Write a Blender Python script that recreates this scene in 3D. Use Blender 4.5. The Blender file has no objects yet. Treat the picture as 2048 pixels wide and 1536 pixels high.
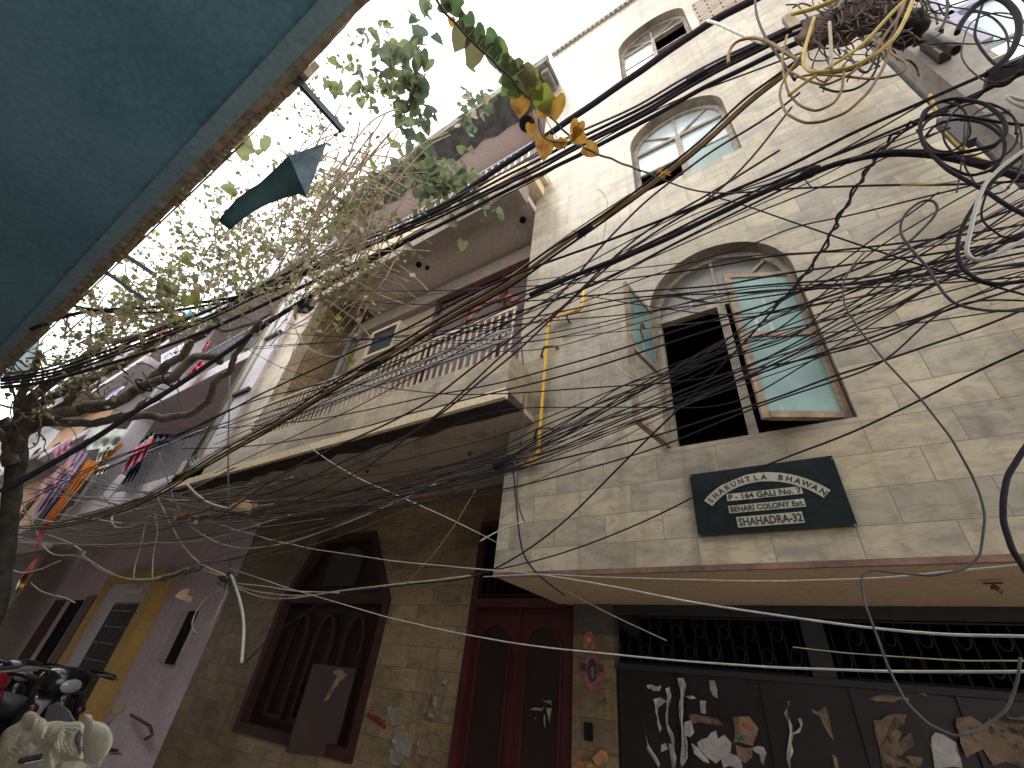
import bpy, bmesh, math, random
from mathutils import Vector, Matrix, noise
random.seed(7)
PI = math.pi
C = bpy.context.scene.collection
# ---------------------------------------------------------------- camera calibration
RC = [[0.8399121280634763, 0.533656472604817, 0.09878454524221178],
      [-0.24344282584448914, 0.5331344711936781, -0.8102488617819623],
      [-0.48505999580063286, 0.6564894552630423, 0.5777009568989063]]
FPX = 858.647879
EYE = 1.6
CAM = Vector((0, 0, EYE))
def ray(px, py):
    c = ((px-1024)/FPX, (py-768)/FPX, 1)
    return Vector([sum(RC[i][j]*c[i] for i in range(3)) for j in range(3)])
def aY(px, py, Y):
    r = ray(px, py); return CAM + r*(Y/r.y)
def aX(px, py, X):
    r = ray(px, py); return CAM + r*(X/r.x)
def aZ(px, py, Z):
    r = ray(px, py); return CAM + r*((Z-EYE)/r.z)
def aC(px, py, Y, cap=11.0):
    """on the plane Y, but never further away than cap"""
    r = ray(px, py).normalized(); t = Y/r.y if r.y > 1e-4 else cap
    return CAM + r*min(t, cap)
def aD(px, py, d):
    return CAM + ray(px, py).normalized()*d
# ---------------------------------------------------------------- materials
MATS = {}
def newmat(name):
    m = bpy.data.materials.new(name); m.use_nodes = True
    nt = m.node_tree; nt.nodes.clear()
    out = nt.nodes.new('ShaderNodeOutputMaterial'); b = nt.nodes.new('ShaderNodeBsdfPrincipled')
    nt.links.new(b.outputs[0], out.inputs[0])
    return m, nt, b
def nd(nt, t, **k):
    n = nt.nodes.new(t)
    for a, v in k.items():
        if a in n.inputs: n.inputs[a].default_value = v
        else: setattr(n, a, v)
    return n
def c4(c): return (c[0], c[1], c[2], 1)
def ramp(nt, src, stops):
    r = nt.nodes.new('ShaderNodeValToRGB'); nt.links.new(src, r.inputs[0])
    e = r.color_ramp.elements
    while len(e) < len(stops): e.new(0.5)
    for i, (p, c) in enumerate(stops):
        e[i].position = p; e[i].color = c4(c) if len(c) == 3 else c
    return r
def mixc(nt, fac, a, b, mode='MIX'):
    m = nt.nodes.new('ShaderNodeMix'); m.data_type = 'RGBA'; m.blend_type = mode
    for i, s in ((0, fac), (6, a), (7, b)):
        if isinstance(s, (int, float)): m.inputs[i].default_value = s
        elif isinstance(s, (tuple, list)): m.inputs[i].default_value = c4(s)
        else: nt.links.new(s, m.inputs[i])
    return m.outputs[2]
def bump(nt, b, h, strength=.3, dist=.01):
    n = nd(nt, 'ShaderNodeBump', Strength=strength, Distance=dist)
    nt.links.new(h, n.inputs['Height']); nt.links.new(n.outputs[0], b.inputs['Normal']); return n
def plaster(name, col, dark=None, scale=1.5, rough=.85, amt=.5, bs=.25, stain=None, streak=0.0, spec=.3, fine=25):
    """painted or bare plaster: large blotches, fine grain, optional patches and vertical streaks"""
    if name in MATS: return MATS[name]
    m, nt, b = newmat(name)
    tc = nd(nt, 'ShaderNodeTexCoord')
    n1 = nd(nt, 'ShaderNodeTexNoise', Scale=scale, Detail=8.0, Roughness=.65); nt.links.new(tc.outputs['Object'], n1.inputs['Vector'])
    n2 = nd(nt, 'ShaderNodeTexNoise', Scale=fine, Detail=4.0); nt.links.new(tc.outputs['Object'], n2.inputs['Vector'])
    dark = dark or tuple(c*.6 for c in col)
    r = ramp(nt, n1.outputs[0], [(.35, dark), (.62, col)])
    c = mixc(nt, 1-amt, r.outputs[0], col)
    if stain:
        n3 = nd(nt, 'ShaderNodeTexNoise', Scale=scale*1.7, Detail=9.0, Roughness=.7); nt.links.new(tc.outputs['Object'], n3.inputs['Vector'])
        rr = ramp(nt, n3.outputs[0], [(.54, (0, 0, 0)), (.6, (1, 1, 1))])
        c = mixc(nt, rr.outputs[0], c, stain)
    if streak:
        mp = nd(nt, 'ShaderNodeMapping'); mp.inputs['Scale'].default_value = (9, 9, .5); nt.links.new(tc.outputs['Object'], mp.inputs[0])
        n4 = nd(nt, 'ShaderNodeTexNoise', Scale=1.0, Detail=6.0); nt.links.new(mp.outputs[0], n4.inputs['Vector'])
        rs = ramp(nt, n4.outputs[0], [(.45, (1, 1, 1)), (.7, (1-streak,)*3)])
        c = mixc(nt, 1.0, c, rs.outputs[0], 'MULTIPLY')
    g = ramp(nt, n2.outputs[0], [(.3, (.82, .82, .82)), (.7, (1.08, 1.08, 1.08))])
    c = mixc(nt, 1.0, c, g.outputs[0], 'MULTIPLY')
    nt.links.new(c, b.inputs['Base Color']); b.inputs['Roughness'].default_value = rough
    b.inputs['Specular IOR Level'].default_value = spec
    bump(nt, b, n2.outputs[0], bs, .006)
    MATS[name] = m; return m
def solid(name, col, rough=.6, metal=0., var=.25, scale=12, spec=.4, trans=0., bs=.1):
    if name in MATS: return MATS[name]
    m, nt, b = newmat(name)
    tc = nd(nt, 'ShaderNodeTexCoord'); n1 = nd(nt, 'ShaderNodeTexNoise', Scale=scale, Detail=5.0, Roughness=.6)
    nt.links.new(tc.outputs['Object'], n1.inputs['Vector'])
    r = ramp(nt, n1.outputs[0], [(.3, tuple(c*(1-var) for c in col)), (.7, tuple(min(1, c*(1+var*.6)) for c in col))])
    nt.links.new(r.outputs[0], b.inputs['Base Color'])
    b.inputs['Roughness'].default_value = rough; b.inputs['Metallic'].default_value = metal
    b.inputs['Specular IOR Level'].default_value = spec
    if trans: 
        b.inputs['Transmission Weight'].default_value = trans
    if bs: bump(nt, b, n1.outputs[0], bs, .004)
    MATS[name] = m; return m
def tilemat(name, base, alt, vein, joint, w=.39, h=.195, zo=-.1205, xo=.085, tone=1., rough=.35, dirt=.35, mort=.003, vscale=2.2):
    """marble-like wall tiles in running bond, laid by object coordinates (x+y, z)"""
    if name in MATS: return MATS[name]
    m, nt, b = newmat(name)
    tc = nd(nt, 'ShaderNodeTexCoord'); sp = nd(nt, 'ShaderNodeSeparateXYZ'); nt.links.new(tc.outputs['Object'], sp.inputs[0])
    ad = nd(nt, 'ShaderNodeMath', operation='ADD'); nt.links.new(sp.outputs[0], ad.inputs[0]); nt.links.new(sp.outputs[1], ad.inputs[1])
    ax = nd(nt, 'ShaderNodeMath', operation='ADD'); nt.links.new(ad.outputs[0], ax.inputs[0]); ax.inputs[1].default_value = 20*w+xo
    az = nd(nt, 'ShaderNodeMath', operation='ADD'); nt.links.new(sp.outputs[2], az.inputs[0]); az.inputs[1].default_value = zo
    cb = nd(nt, 'ShaderNodeCombineXYZ'); nt.links.new(ax.outputs[0], cb.inputs[0]); nt.links.new(az.outputs[0], cb.inputs[1])
    br = nd(nt, 'ShaderNodeTexBrick', offset=.5, offset_frequency=2, squash=1.0)
    br.inputs['Scale'].default_value = 1; br.inputs['Brick Width'].default_value = w; br.inputs['Row Height'].default_value = h
    br.inputs['Mortar Size'].default_value = mort; br.inputs['Mortar Smooth'].default_value = .3
    br.inputs['Color1'].default_value = (0, 0, 0, 1); br.inputs['Color2'].default_value = (1, 1, 1, 1); br.inputs['Mortar'].default_value = (.5, .5, .5, 1)
    nt.links.new(cb.outputs[0], br.inputs['Vector'])
    # veins broken at each tile: shift the noise by the tile's random tone
    sc = nd(nt, 'ShaderNodeVectorMath', operation='SCALE'); nt.links.new(br.outputs['Color'], sc.inputs[0]); sc.inputs['Scale'].default_value = 7
    av = nd(nt, 'ShaderNodeVectorMath', operation='ADD'); nt.links.new(tc.outputs['Object'], av.inputs[0]); nt.links.new(sc.outputs[0], av.inputs[1])
    mp = nd(nt, 'ShaderNodeMapping'); mp.inputs['Scale'].default_value = (1, 1, 2.6); mp.inputs['Rotation'].default_value = (0, .35, 0); nt.links.new(av.outputs[0], mp.inputs[0])
    n1 = nd(nt, 'ShaderNodeTexNoise', Scale=vscale, Detail=9.0, Roughness=.68, Distortion=.9); nt.links.new(mp.outputs[0], n1.inputs['Vector'])
    n2 = nd(nt, 'ShaderNodeTexNoise', Scale=vscale*4, Detail=7.0, Roughness=.7, Distortion=1.4); nt.links.new(mp.outputs[0], n2.inputs['Vector'])
    c = ramp(nt, n1.outputs[0], [(.36, vein), (.48, alt), (.60, base)]).outputs[0]
    c = mixc(nt, ramp(nt, n2.outputs[0], [(.5, (0, 0, 0)), (.68, (.75, .75, .75))]).outputs[0], c, tuple(v*.8 for v in vein))
    t = ramp(nt, br.outputs['Color'], [(0, (.8, .81, .83)), (1, (1.1, 1.07, 1.02))])
    c = mixc(nt, 1.0, c, t.outputs[0], 'MULTIPLY')
    n3 = nd(nt, 'ShaderNodeTexNoise', Scale=.9, Detail=6.0); nt.links.new(tc.outputs['Object'], n3.inputs['Vector'])
    d = ramp(nt, n3.outputs[0], [(.35, (1-dirt, 1-dirt*1.05, 1-dirt*1.15)), (.65, (1, 1, 1))])
    c = mixc(nt, 1.0, c, d.outputs[0], 'MULTIPLY')
    mp2 = nd(nt, 'ShaderNodeMapping'); mp2.inputs['Scale'].default_value = (11, 11, .45); nt.links.new(tc.outputs['Object'], mp2.inputs[0])
    n4 = nd(nt, 'ShaderNodeTexNoise', Scale=1.0, Detail=7.0); nt.links.new(mp2.outputs[0], n4.inputs['Vector'])
    c = mixc(nt, 1.0, c, ramp(nt, n4.outputs[0], [(.5, (1, 1, 1)), (.78, (.74, .72, .68))]).outputs[0], 'MULTIPLY')
    c = mixc(nt, br.outputs['Fac'], c, joint)
    nt.links.new(c, b.inputs['Base Color']); b.inputs['Roughness'].default_value = rough
    b.inputs['Specular IOR Level'].default_value = .35
    inv = nd(nt, 'ShaderNodeMath', operation='SUBTRACT'); inv.inputs[0].default_value = 1; nt.links.new(br.outputs['Fac'], inv.inputs[1])
    bump(nt, b, inv.outputs[0], .5, .004)
    MATS[name] = m; return m
def ringed(name, col, col2, scale, rough=.7):
    m, nt, b = newmat(name)
    tc = nd(nt, 'ShaderNodeTexCoord'); v = nd(nt, 'ShaderNodeTexVoronoi', Scale=scale); nt.links.new(tc.outputs['Object'], v.inputs['Vector'])
    r = ramp(nt, v.outputs['Distance'], [(.28, col2), (.36, col)]); nt.links.new(r.outputs[0], b.inputs['Base Color']); b.inputs['Roughness'].default_value = rough
    MATS[name] = m; return m
def striped(name, cols, scale, axis=0, rough=.8, wob=.4):
    m, nt, b = newmat(name)
    tc = nd(nt, 'ShaderNodeTexCoord'); mp = nd(nt, 'ShaderNodeMapping')
    if axis == 2: mp.inputs['Rotation'].default_value = (0, PI/2, 0)
    nt.links.new(tc.outputs['Object'], mp.inputs[0])
    w = nd(nt, 'ShaderNodeTexWave', Scale=scale, Distortion=wob); w.inputs['Detail'].default_value = 2; nt.links.new(mp.outputs[0], w.inputs['Vector'])
    n = len(cols); r = ramp(nt, w.outputs[0], [(i/n, c) for i, c in enumerate(cols)]); r.color_ramp.interpolation = 'CONSTANT'
    nt.links.new(r.outputs[0], b.inputs['Base Color']); b.inputs['Roughness'].default_value = rough
    MATS[name] = m; return m
# ---------------------------------------------------------------- mesh builder
class MB:
    def __init__(s): s.v = []; s.f = []
    def quad(s, *p):
        i = len(s.v); s.v += [tuple(q) for q in p]; s.f.append(tuple(range(i, i+len(p)))); return s
    def box(s, x0, x1, y0, y1, z0, z1):
        if x0 > x1: x0, x1 = x1, x0
        if y0 > y1: y0, y1 = y1, y0
        if z0 > z1: z0, z1 = z1, z0
        i = len(s.v)
        s.v += [(x0,y0,z0),(x1,y0,z0),(x1,y1,z0),(x0,y1,z0),(x0,y0,z1),(x1,y0,z1),(x1,y1,z1),(x0,y1,z1)]
        s.f += [tuple(i+k for k in f) for f in ((0,3,2,1),(4,5,6,7),(0,1,5,4),(1,2,6,5),(2,3,7,6),(3,0,4,7))]; return s
    def hexa(s, p):   # 8 points: bottom 4, top 4
        i = len(s.v); s.v += [tuple(q) for q in p]
        s.f += [tuple(i+k for k in f) for f in ((0,3,2,1),(4,5,6,7),(0,1,5,4),(1,2,6,5),(2,3,7,6),(3,0,4,7))]; return s
    def bar(s, a, b, w, h=None, up=Vector((0, 1, 0))):
        a = Vector(a); b = Vector(b); h = h or w; d = (b-a).normalized()
        u = d.cross(up)
        if u.length < 1e-4: u = d.cross(Vector((1, 0, 0)))
        u.normalize(); v = u.cross(d).normalized(); u *= w/2; v *= h/2
        return s.hexa([a-u-v, a+u-v, a+u+v, a-u+v, b-u-v, b+u-v, b+u+v, b-u+v])
    def tube(s, pts, r, n=6, cap=True):
        pts = [Vector(p) for p in pts]; N = len(pts)
        if N < 2: return s
        rs = r if isinstance(r, (list, tuple)) else [r]*N
        base = len(s.v); d0 = (pts[1]-pts[0]).normalized()
        u = d0.cross(Vector((.13, .27, 1))).normalized()
        for i, p in enumerate(pts):
            d = (pts[min(i+1, N-1)]-pts[max(i-1, 0)])
            if d.length < 1e-9: d = d0
            d = d.normalized(); u = (u-d*u.dot(d))
            if u.length < 1e-6: u = d.cross(Vector((.3, .9, .1)))
            u.normalize(); v = d.cross(u)
            for k in range(n):
                a = 2*PI*k/n; s.v.append(tuple(p+(u*math.cos(a)+v*math.sin(a))*rs[i]))
        for i in range(N-1):
            for k in range(n):
                a = base+i*n+k; b = base+i*n+(k+1) % n; s.f.append((a, b, b+n, a+n))
        if cap:
            s.f.append(tuple(base+k for k in range(n))[::-1]); s.f.append(tuple(base+(N-1)*n+k for k in range(n)))
        return s
    def prism(s, poly, d):     # polygon (3d points) extruded by vector d
        poly = [Vector(p) for p in poly]; d = Vector(d); n = len(poly); i = len(s.v)
        s.v += [tuple(p) for p in poly]+[tuple(p+d) for p in poly]
        s.f.append(tuple(range(i, i+n))); s.f.append(tuple(range(i+n, i+2*n))[::-1])
        for k in range(n): a = i+k; b = i+(k+1) % n; s.f.append((a, a+n, b+n, b))
        return s
    def lathe(s, c, prof, axis=Vector((0, 0, 1)), n=16):
        c = Vector(c); axis = axis.normalized(); u = axis.cross(Vector((.1, .9, .3))).normalized(); v = axis.cross(u); i = len(s.v)
        for (r, h) in prof:
            for k in range(n):
                a = 2*PI*k/n; s.v.append(tuple(c+axis*h+(u*math.cos(a)+v*math.sin(a))*r))
        for j in range(len(prof)-1):
            for k in range(n):
                a = i+j*n+k; b = i+j*n+(k+1) % n; s.f.append((a, b, b+n, a+n))
        s.f.append(tuple(i+k for k in range(n))[::-1]); s.f.append(tuple(i+(len(prof)-1)*n+k for k in range(n))); return s
    def build(s, name, mat, parent=None, smooth=False, bevel=0, weld=False):
        me = bpy.data.meshes.new(name); me.from_pydata(s.v, [], s.f); me.update()
        bm = bmesh.new(); bm.from_mesh(me)
        if weld: bmesh.ops.remove_doubles(bm, verts=bm.verts, dist=1e-5)
        bmesh.ops.recalc_face_normals(bm, faces=bm.faces); bm.to_mesh(me); bm.free()
        me.materials.append(mat)
        if smooth:
            for p in me.polygons: p.use_smooth = True
        o = bpy.data.objects.new(name, me); C.objects.link(o)
        if bevel:
            md = o.modifiers.new('bevel', 'BEVEL'); md.width = bevel; md.segments = 2; md.limit_method = 'ANGLE'
        if parent:
            o.parent = parent; o.matrix_parent_inverse = Matrix.Translation(-Vector(parent.location))
        return o
def tag(o, label=None, cat=None, group=None, kind=None):
    if label: o['label'] = label
    if cat: o['category'] = cat
    if group: o['group'] = group
    if kind: o['kind'] = kind
    return o
def thing(name, label, cat, loc=(0, 0, 0), group=None):
    o = bpy.data.objects.new(name, None); C.objects.link(o); o.location = loc; o.empty_display_size = .1
    return tag(o, label, cat, group)
def spline(pts, seg=6):
    """Catmull-Rom through 3d points"""
    P = [Vector(p) for p in pts]
    if len(P) < 3: return P
    out = []; Q = [P[0]*2-P[1]]+P+[P[-1]*2-P[-2]]
    for i in range(1, len(Q)-2):
        a, b, c, d = Q[i-1:i+3]
        for k in range(seg):
            t = k/seg
            out.append(.5*((2*b)+(c-a)*t+(2*a-5*b+4*c-d)*t*t+(3*b-a-3*c+d)*t**3))
    out.append(P[-1]); return out
# ---------------------------------------------------------------- shared materials
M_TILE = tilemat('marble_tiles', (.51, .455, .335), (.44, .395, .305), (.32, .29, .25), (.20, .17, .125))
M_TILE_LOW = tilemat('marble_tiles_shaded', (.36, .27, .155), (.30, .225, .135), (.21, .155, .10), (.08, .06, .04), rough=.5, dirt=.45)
M_SOFF = plaster('soffit_plaster_ochre', (.56, .40, .26), (.45, .32, .21), scale=1.2, amt=.7)
M_CEIL = plaster('ceiling_plaster_grey', (.64, .56, .53), (.52, .45, .43), scale=1.1, amt=.7, stain=None)
M_CEIL1 = plaster('ceiling_plaster_brown', (.50, .41, .33), (.38, .31, .25), scale=1.1, amt=.8, stain=(.33, .25, .21))
M_CONC = plaster('weathered_concrete', (.33, .32, .27), (.12, .12, .11), scale=3, amt=1., stain=(.10, .10, .09), streak=.4)
M_CREAM = plaster('cream_edge_paint', (.78, .65, .45), (.66, .54, .38), scale=4, amt=.6)
M_BEAMP = plaster('grey_beam_paint', (.38, .33, .28), (.27, .235, .20), scale=2, amt=.8)
M_DARK = solid('dark_interior', (.012, .011, .012), .9, spec=.1)
M_DARKM = solid('dark_maroon_metal', (.017, .010, .012), .45, var=.5, scale=5, spec=.5)
M_RED = solid('maroon_door_paint', (.060, .011, .011), .4, var=.35, scale=3, spec=.5)
M_REDD = solid('dark_door_panel', (.018, .009, .009), .35, var=.3, scale=3, spec=.5)
M_WOOD = plaster('old_painted_wood_frame', (.34, .26, .18), (.16, .12, .09), scale=9, amt=.9, fine=40)
M_FRAMEG = plaster('grey_window_paint', (.40, .36, .29), (.2, .17, .14), scale=8, amt=.9)
M_TILE_UP = tilemat('marble_tiles_yellowed', (.62, .52, .36), (.54, .455, .33), (.42, .355, .29), (.27, .22, .15))
M_RAIL = solid('cream_railing_paint', (.54, .45, .34), .5, var=.3, scale=15)
M_RAILG = solid('grey_blue_railing_paint', (.16, .18, .21), .5, var=.25)
M_YEL = solid('yellow_pipe_paint', (.62, .38, .035), .45, var=.2, scale=8)
M_RUST = solid('rusty_iron', (.11, .05, .03), .85, var=.5, scale=30)
M_STEEL = solid('dull_galvanised_steel', (.2, .2, .19), .5, metal=.6, var=.4)
M_PVC = solid('grey_pvc_pipe', (.18, .18, .19), .5, var=.2)
M_TEAL = plaster('teal_soffit_paint', (.21, .41, .55), (.095, .25, .34), scale=.6, amt=.9, bs=.1)
M_TEAL2 = plaster('teal_beam_paint', (.30, .45, .53), (.23, .36, .43), scale=1.5, amt=.8, bs=.15)
M_CRUMB = plaster('crumbling_edge_plaster', (.52, .44, .33), (.18, .15, .12), scale=9, amt=1., bs=.9, fine=14)
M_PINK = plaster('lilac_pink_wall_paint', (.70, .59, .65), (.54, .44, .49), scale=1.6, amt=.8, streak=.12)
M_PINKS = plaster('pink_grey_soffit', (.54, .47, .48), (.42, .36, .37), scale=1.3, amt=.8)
M_WHITEB = plaster('white_lilac_band_paint', (.66, .63, .68), (.45, .42, .46), scale=2, amt=.7)
M_MUST = plaster('mustard_frame_paint', (.58, .38, .12), (.44, .28, .09), scale=3, amt=.7)
M_TAUPE = plaster('taupe_wall', (.46, .40, .40), (.33, .285, .285), scale=1.5, amt=.7)
# frosted glass: diffuse pale green, slightly glossy
def frosted(name, col, streak=True):
    m, nt, b = newmat(name)
    tc = nd(nt, 'ShaderNodeTexCoord'); mp = nd(nt, 'ShaderNodeMapping'); mp.inputs['Scale'].default_value = (9, 9, 1.2); nt.links.new(tc.outputs['Object'], mp.inputs[0])
    n = nd(nt, 'ShaderNodeTexNoise', Scale=1.6, Detail=8.0, Roughness=.6); nt.links.new(mp.outputs[0], n.inputs['Vector'])
    n2 = nd(nt, 'ShaderNodeTexNoise', Scale=4.0, Detail=4.0); nt.links.new(tc.outputs['Object'], n2.inputs['Vector'])
    c = ramp(nt, n2.outputs[0], [(.35, tuple(v*.72 for v in col)), (.65, col)]).outputs[0]
    c = mixc(nt, ramp(nt, n.outputs[0], [(.62, (0, 0, 0)), (.72, (.7, .7, .7))]).outputs[0], c, (.62, .64, .58))
    nt.links.new(c, b.inputs['Base Color']); b.inputs['Roughness'].default_value = .22; b.inputs['Transmission Weight'].default_value = .25
    MATS[name] = m; return m
M_GLASS = frosted('frosted_green_glass', (.22, .37, .345))
M_GLASSB = frosted('pale_sky_lit_glass', (.62, .72, .75))
M_GLASSD = frosted('dusty_fanlight_glass', (.20, .19, .17))

# ---------------------------------------------------------------- the tiled house
house = thing('tiled_house', 'tall house clad in beige marble tiles with arched windows and a recessed balcony', 'house', (-2.5, 3.5, 0))
D = 2.8; TX0, TX1, TZ0, TZ1 = -2.03, 1.72, 2.28, 12.85
WX0, WX1 = -.66, .43
wins = [(3.08, 4.97), (6.25, 7.84), (9.52, 11.25)]
WR = (WX1-WX0)/2; WC = (WX0+WX1)/2
arch = [(WC-WR*math.cos(PI*k/20), math.sin(PI*k/20)) for k in range(21)]
w = MB()
def fr(x0, x1, z0, z1): w.quad((x0, D, z0), (x1, D, z0), (x1, D, z1), (x0, D, z1))
fr(TX0, WX0, TZ0, TZ1); fr(WX1, TX1, TZ0, TZ1)
zprev = TZ0; M_REV = plaster('dusty_reveal_plaster', (.30, .25, .2), (.15, .125, .1), scale=5, amt=1.)
for (s0, s1) in wins:
    fr(WX0, WX1, zprev, s0)
    hr = WR if s1-s0 > 1.75 else WR*.9
    zs = s1-hr; zt = s1+.12; rev = MB()
    for k in range(20):
        (xa, ya), (xb, yb) = arch[k], arch[k+1]
        w.quad((xa, D, zs+ya*hr), (xb, D, zs+yb*hr), (xb, D, zt), (xa, D, zt))
        rev.quad((xa, D, zs+ya*hr), (xb, D, zs+yb*hr), (xb, D+.24, zs+yb*hr), (xa, D+.24, zs+ya*hr))
    rev.quad((WX0, D, s0), (WX0, D, zs), (WX0, D+.24, zs), (WX0, D+.24, s0))
    rev.quad((WX1, D, s0), (WX1, D, zs), (WX1, D+.24, zs), (WX1, D+.24, s0))
    rev.quad((WX0, D, s0), (WX1, D, s0), (WX1, D+.24, s0), (WX0, D+.24, s0))
    rev.build('window_reveal', M_REV, house, weld=True)
    zprev = zt
fr(WX0, WX1, zprev, TZ1)
w.quad((TX0, D, TZ0), (TX0, D, TZ1), (TX0, 6, TZ1), (TX0, 6, TZ0))
w.quad((TX1, D, TZ0), (TX1, D, TZ1), (TX1, 6, TZ1), (TX1, 6, TZ0))
w.quad((TX0, D, TZ1), (TX1, D, TZ1), (TX1, 6, TZ1), (TX0, 6, TZ1))
tower = w.build('tower_wall', M_TILE, house)
# dark rooms behind the three windows
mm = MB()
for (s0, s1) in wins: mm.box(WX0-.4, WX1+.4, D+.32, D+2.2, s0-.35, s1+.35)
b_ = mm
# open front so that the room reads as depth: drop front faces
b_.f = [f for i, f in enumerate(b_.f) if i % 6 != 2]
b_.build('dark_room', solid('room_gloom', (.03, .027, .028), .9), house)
# raw brick patch near the top
MB().box(.55, 1.5, D-.012, D-.004, 9.6, 10.7).build('bare_brick_patch', tilemat('bare_tile_backing', (.50, .43, .35), (.42, .35, .28), (.26, .2, .16), (.06, .04, .035), w=.3, h=.09, mort=.012, rough=.9), house)
# parapet trim with toothed edge
MB().box(-8.02, 2.2, 3.92, 5.998, 3.62, 3.7).build('rear_room_ceiling', M_DARK, house)
t = MB(); t.box(TX0-.03, TX1, D-.06, D+.1, TZ1, TZ1+.05)
for i in range(38):
    x = TX0+.05+i*.1; t.box(x, x+.055, D-.05, D-.003, TZ1-.06, TZ1-.002)
t.build('toothed_parapet', plaster('sunlit_parapet', (.5, .45, .42), (.3, .26, .25), amt=.6), house)
# soffit of the tower (ochre) and its red-brown lip
MB().box(TX0+.002, TX1, D+.02, 3.93, TZ0, TZ0+.12).build('tower_soffit', M_SOFF, house)
MB().box(TX0, TX1, D-.002, D+.019, TZ0-.012, TZ0+.02).build('soffit_lip', plaster('lip_brown', (.22, .13, .10), (.1, .06, .05), scale=6, amt=1.), house)
# --- ground floor wall (shaded tiles) with openings
LW = 3.9
g = MB()
def gl(x0, x1, z0, z1, y=LW): g.quad((x0, y, z0), (x1, y, z0), (x1, y, z1), (x0, y, z1))
gl(-8.0, -6.47, 0, 3.6); gl(-4.25, -3.05, 0, 3.6); gl(-6.47, -4.25, 3.17, 3.6); gl(-3.05, -1.88, 3.12, 3.6)
g.quad((-6.47, LW, 2.33), (-6.02, LW, 3.17), (-6.47, LW, 3.17)); g.quad((-4.25, LW, 2.33), (-4.25, LW, 3.17), (-4.84, LW, 3.17))
gl(-6.47, -4.25, 0, .85); g.quad((-6.47, LW, .85), (-6.47, LW, .86), (-4.25, LW, .86), (-4.25, LW, .85))
gl(-1.88, -1.52, 0, 2.05, LW-.03); g.box(-1.88, -1.52, LW-.029, LW+.1, 0, 2.05)
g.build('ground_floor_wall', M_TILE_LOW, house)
MB().box(-1.88, -1.52, LW-.03, LW+.1, 2.052, 2.279).build('pillar_cap', plaster('grey_cap', (.09, .08, .07), amt=.8), house)
MB().box(-8.02, 2.2, 6.0, 6.1, 0, 3.72).build('rear_room_wall', M_DARK, house)
# arched wooden door at the left of the ground floor
dl = [(-6.46, .86), (-4.26, .86), (-4.26, 2.33), (-4.84, 3.165), (-6.02, 3.165), (-6.46, 2.33)]
def P2(pts, y): return [(a, y, b) for a, b in pts]
door1 = MB().prism(P2(dl, LW+.10), (0, .04, 0)).build('door', M_REDD, house)
def outline(mb, pts, y, wd, th):
    n = len(pts)
    cx = sum(p[0] for p in pts)/n; cz = sum(p[1] for p in pts)/n
    inn = []
    for i in range(n):
        a = Vector(pts[i-1]); b = Vector(pts[i]); c = Vector(pts[(i+1) % n])
        d1 = (b-a).normalized(); d2 = (c-b).normalized(); n1 = Vector((-d1.y, d1.x)); n2 = Vector((-d2.y, d2.x))
        nn = (n1+n2).normalized(); k = wd/max(.3, nn.dot(n1)); q = b+nn*k
        inn.append((q.x, q.y))
    for i in range(n):
        j = (i+1) % n
        mb.hexa([(pts[i][0], y, pts[i][1]), (pts[j][0], y, pts[j][1]), (inn[j][0], y, inn[j][1]), (inn[i][0], y, inn[i][1]),
                 (pts[i][0], y+th, pts[i][1]), (pts[j][0], y+th, pts[j][1]), (inn[j][0], y+th, inn[j][1]), (inn[i][0], y+th, inn[i][1])])
    return inn
f = MB(); outline(f, dl, LW-.02, .10, .12); f.box(-6.36, -4.36, LW+.0, LW+.09, 2.28, 2.4)
M_RED1 = solid('dusty_brown_door_paint', (.048, .018, .015), .6, var=.4, scale=4); f.build('door_frame', M_RED1, door1)
f = MB()
for xc in (-5.9, -5.36, -4.8):
    pts = [(xc-.18, 1.05), (xc+.18, 1.05), (xc+.18, 1.95), (xc+.1, 2.12), (xc, 2.18), (xc-.1, 2.12), (xc-.18, 1.95)]
    outline(f, pts, LW+.055, .035, .04)
f.build('panel_moulding', solid('dark_moulding', (.030, .013, .012), .6), door1)
MB().prism(P2([(-5.75, 2.5), (-5.1, 2.5), (-5.05, 2.9), (-5.35, 3.02), (-5.75, 2.9)], LW+.07), (0, .02, 0)).build('fanlight', solid('dusty_dark_glass', (.05, .048, .042), .3), door1)
MB().hexa([(-4.95, LW-.28, .86), (-4.93, LW-.28, .86), (-4.6, LW+.05, .86), (-4.64, LW+.05, .86), (-4.95, LW-.28, 1.62), (-4.93, LW-.28, 1.62), (-4.6, LW+.05, 1.62), (-4.64, LW+.05, 1.62)]).build('half_open_leaf', solid('brown_ply', (.034, .014, .011), .6, var=.4, scale=4), door1)
# double maroon door next to the pillar
dr = MB().box(-3.02, -1.89, LW+.04, LW+.09, 0, 2.3).build('double_door', M_RED, house)
for xc in (-2.74, -2.2):
    p = MB(); pts = [(xc-.19, .25)]+[(xc+.19, .25)]+[(xc+.19*math.cos(a), 1.9+.22*math.sin(a)) for a in [PI*k/10 for k in range(11)]]+[]
    p.prism([(a, LW+.036, b) for a, b in pts], (0, .003, 0)); p.build('arched_panel', M_REDD, dr)
    q = MB(); outline(q, pts, LW+.018, .02, .02); q.build('panel_moulding', M_RED, dr)
MB().box(-2.475, -2.455, LW+.0, LW+.039, 0, 2.28).build('meeting_strip', M_RED, dr)
f = MB(); f.box(-3.05, -2.97, LW-.03, LW+.04, 0, 3.12); f.box(-1.96, -1.88, LW-.0, LW+.04, 2.3, 3.12); f.box(-2.968, -1.962, LW-.03, LW+.039, 2.25, 2.33); f.box(-2.968, -1.962, LW-.03, LW+.039, 3.05, 3.12)
f.build('door_frame', M_RED, dr)
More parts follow.
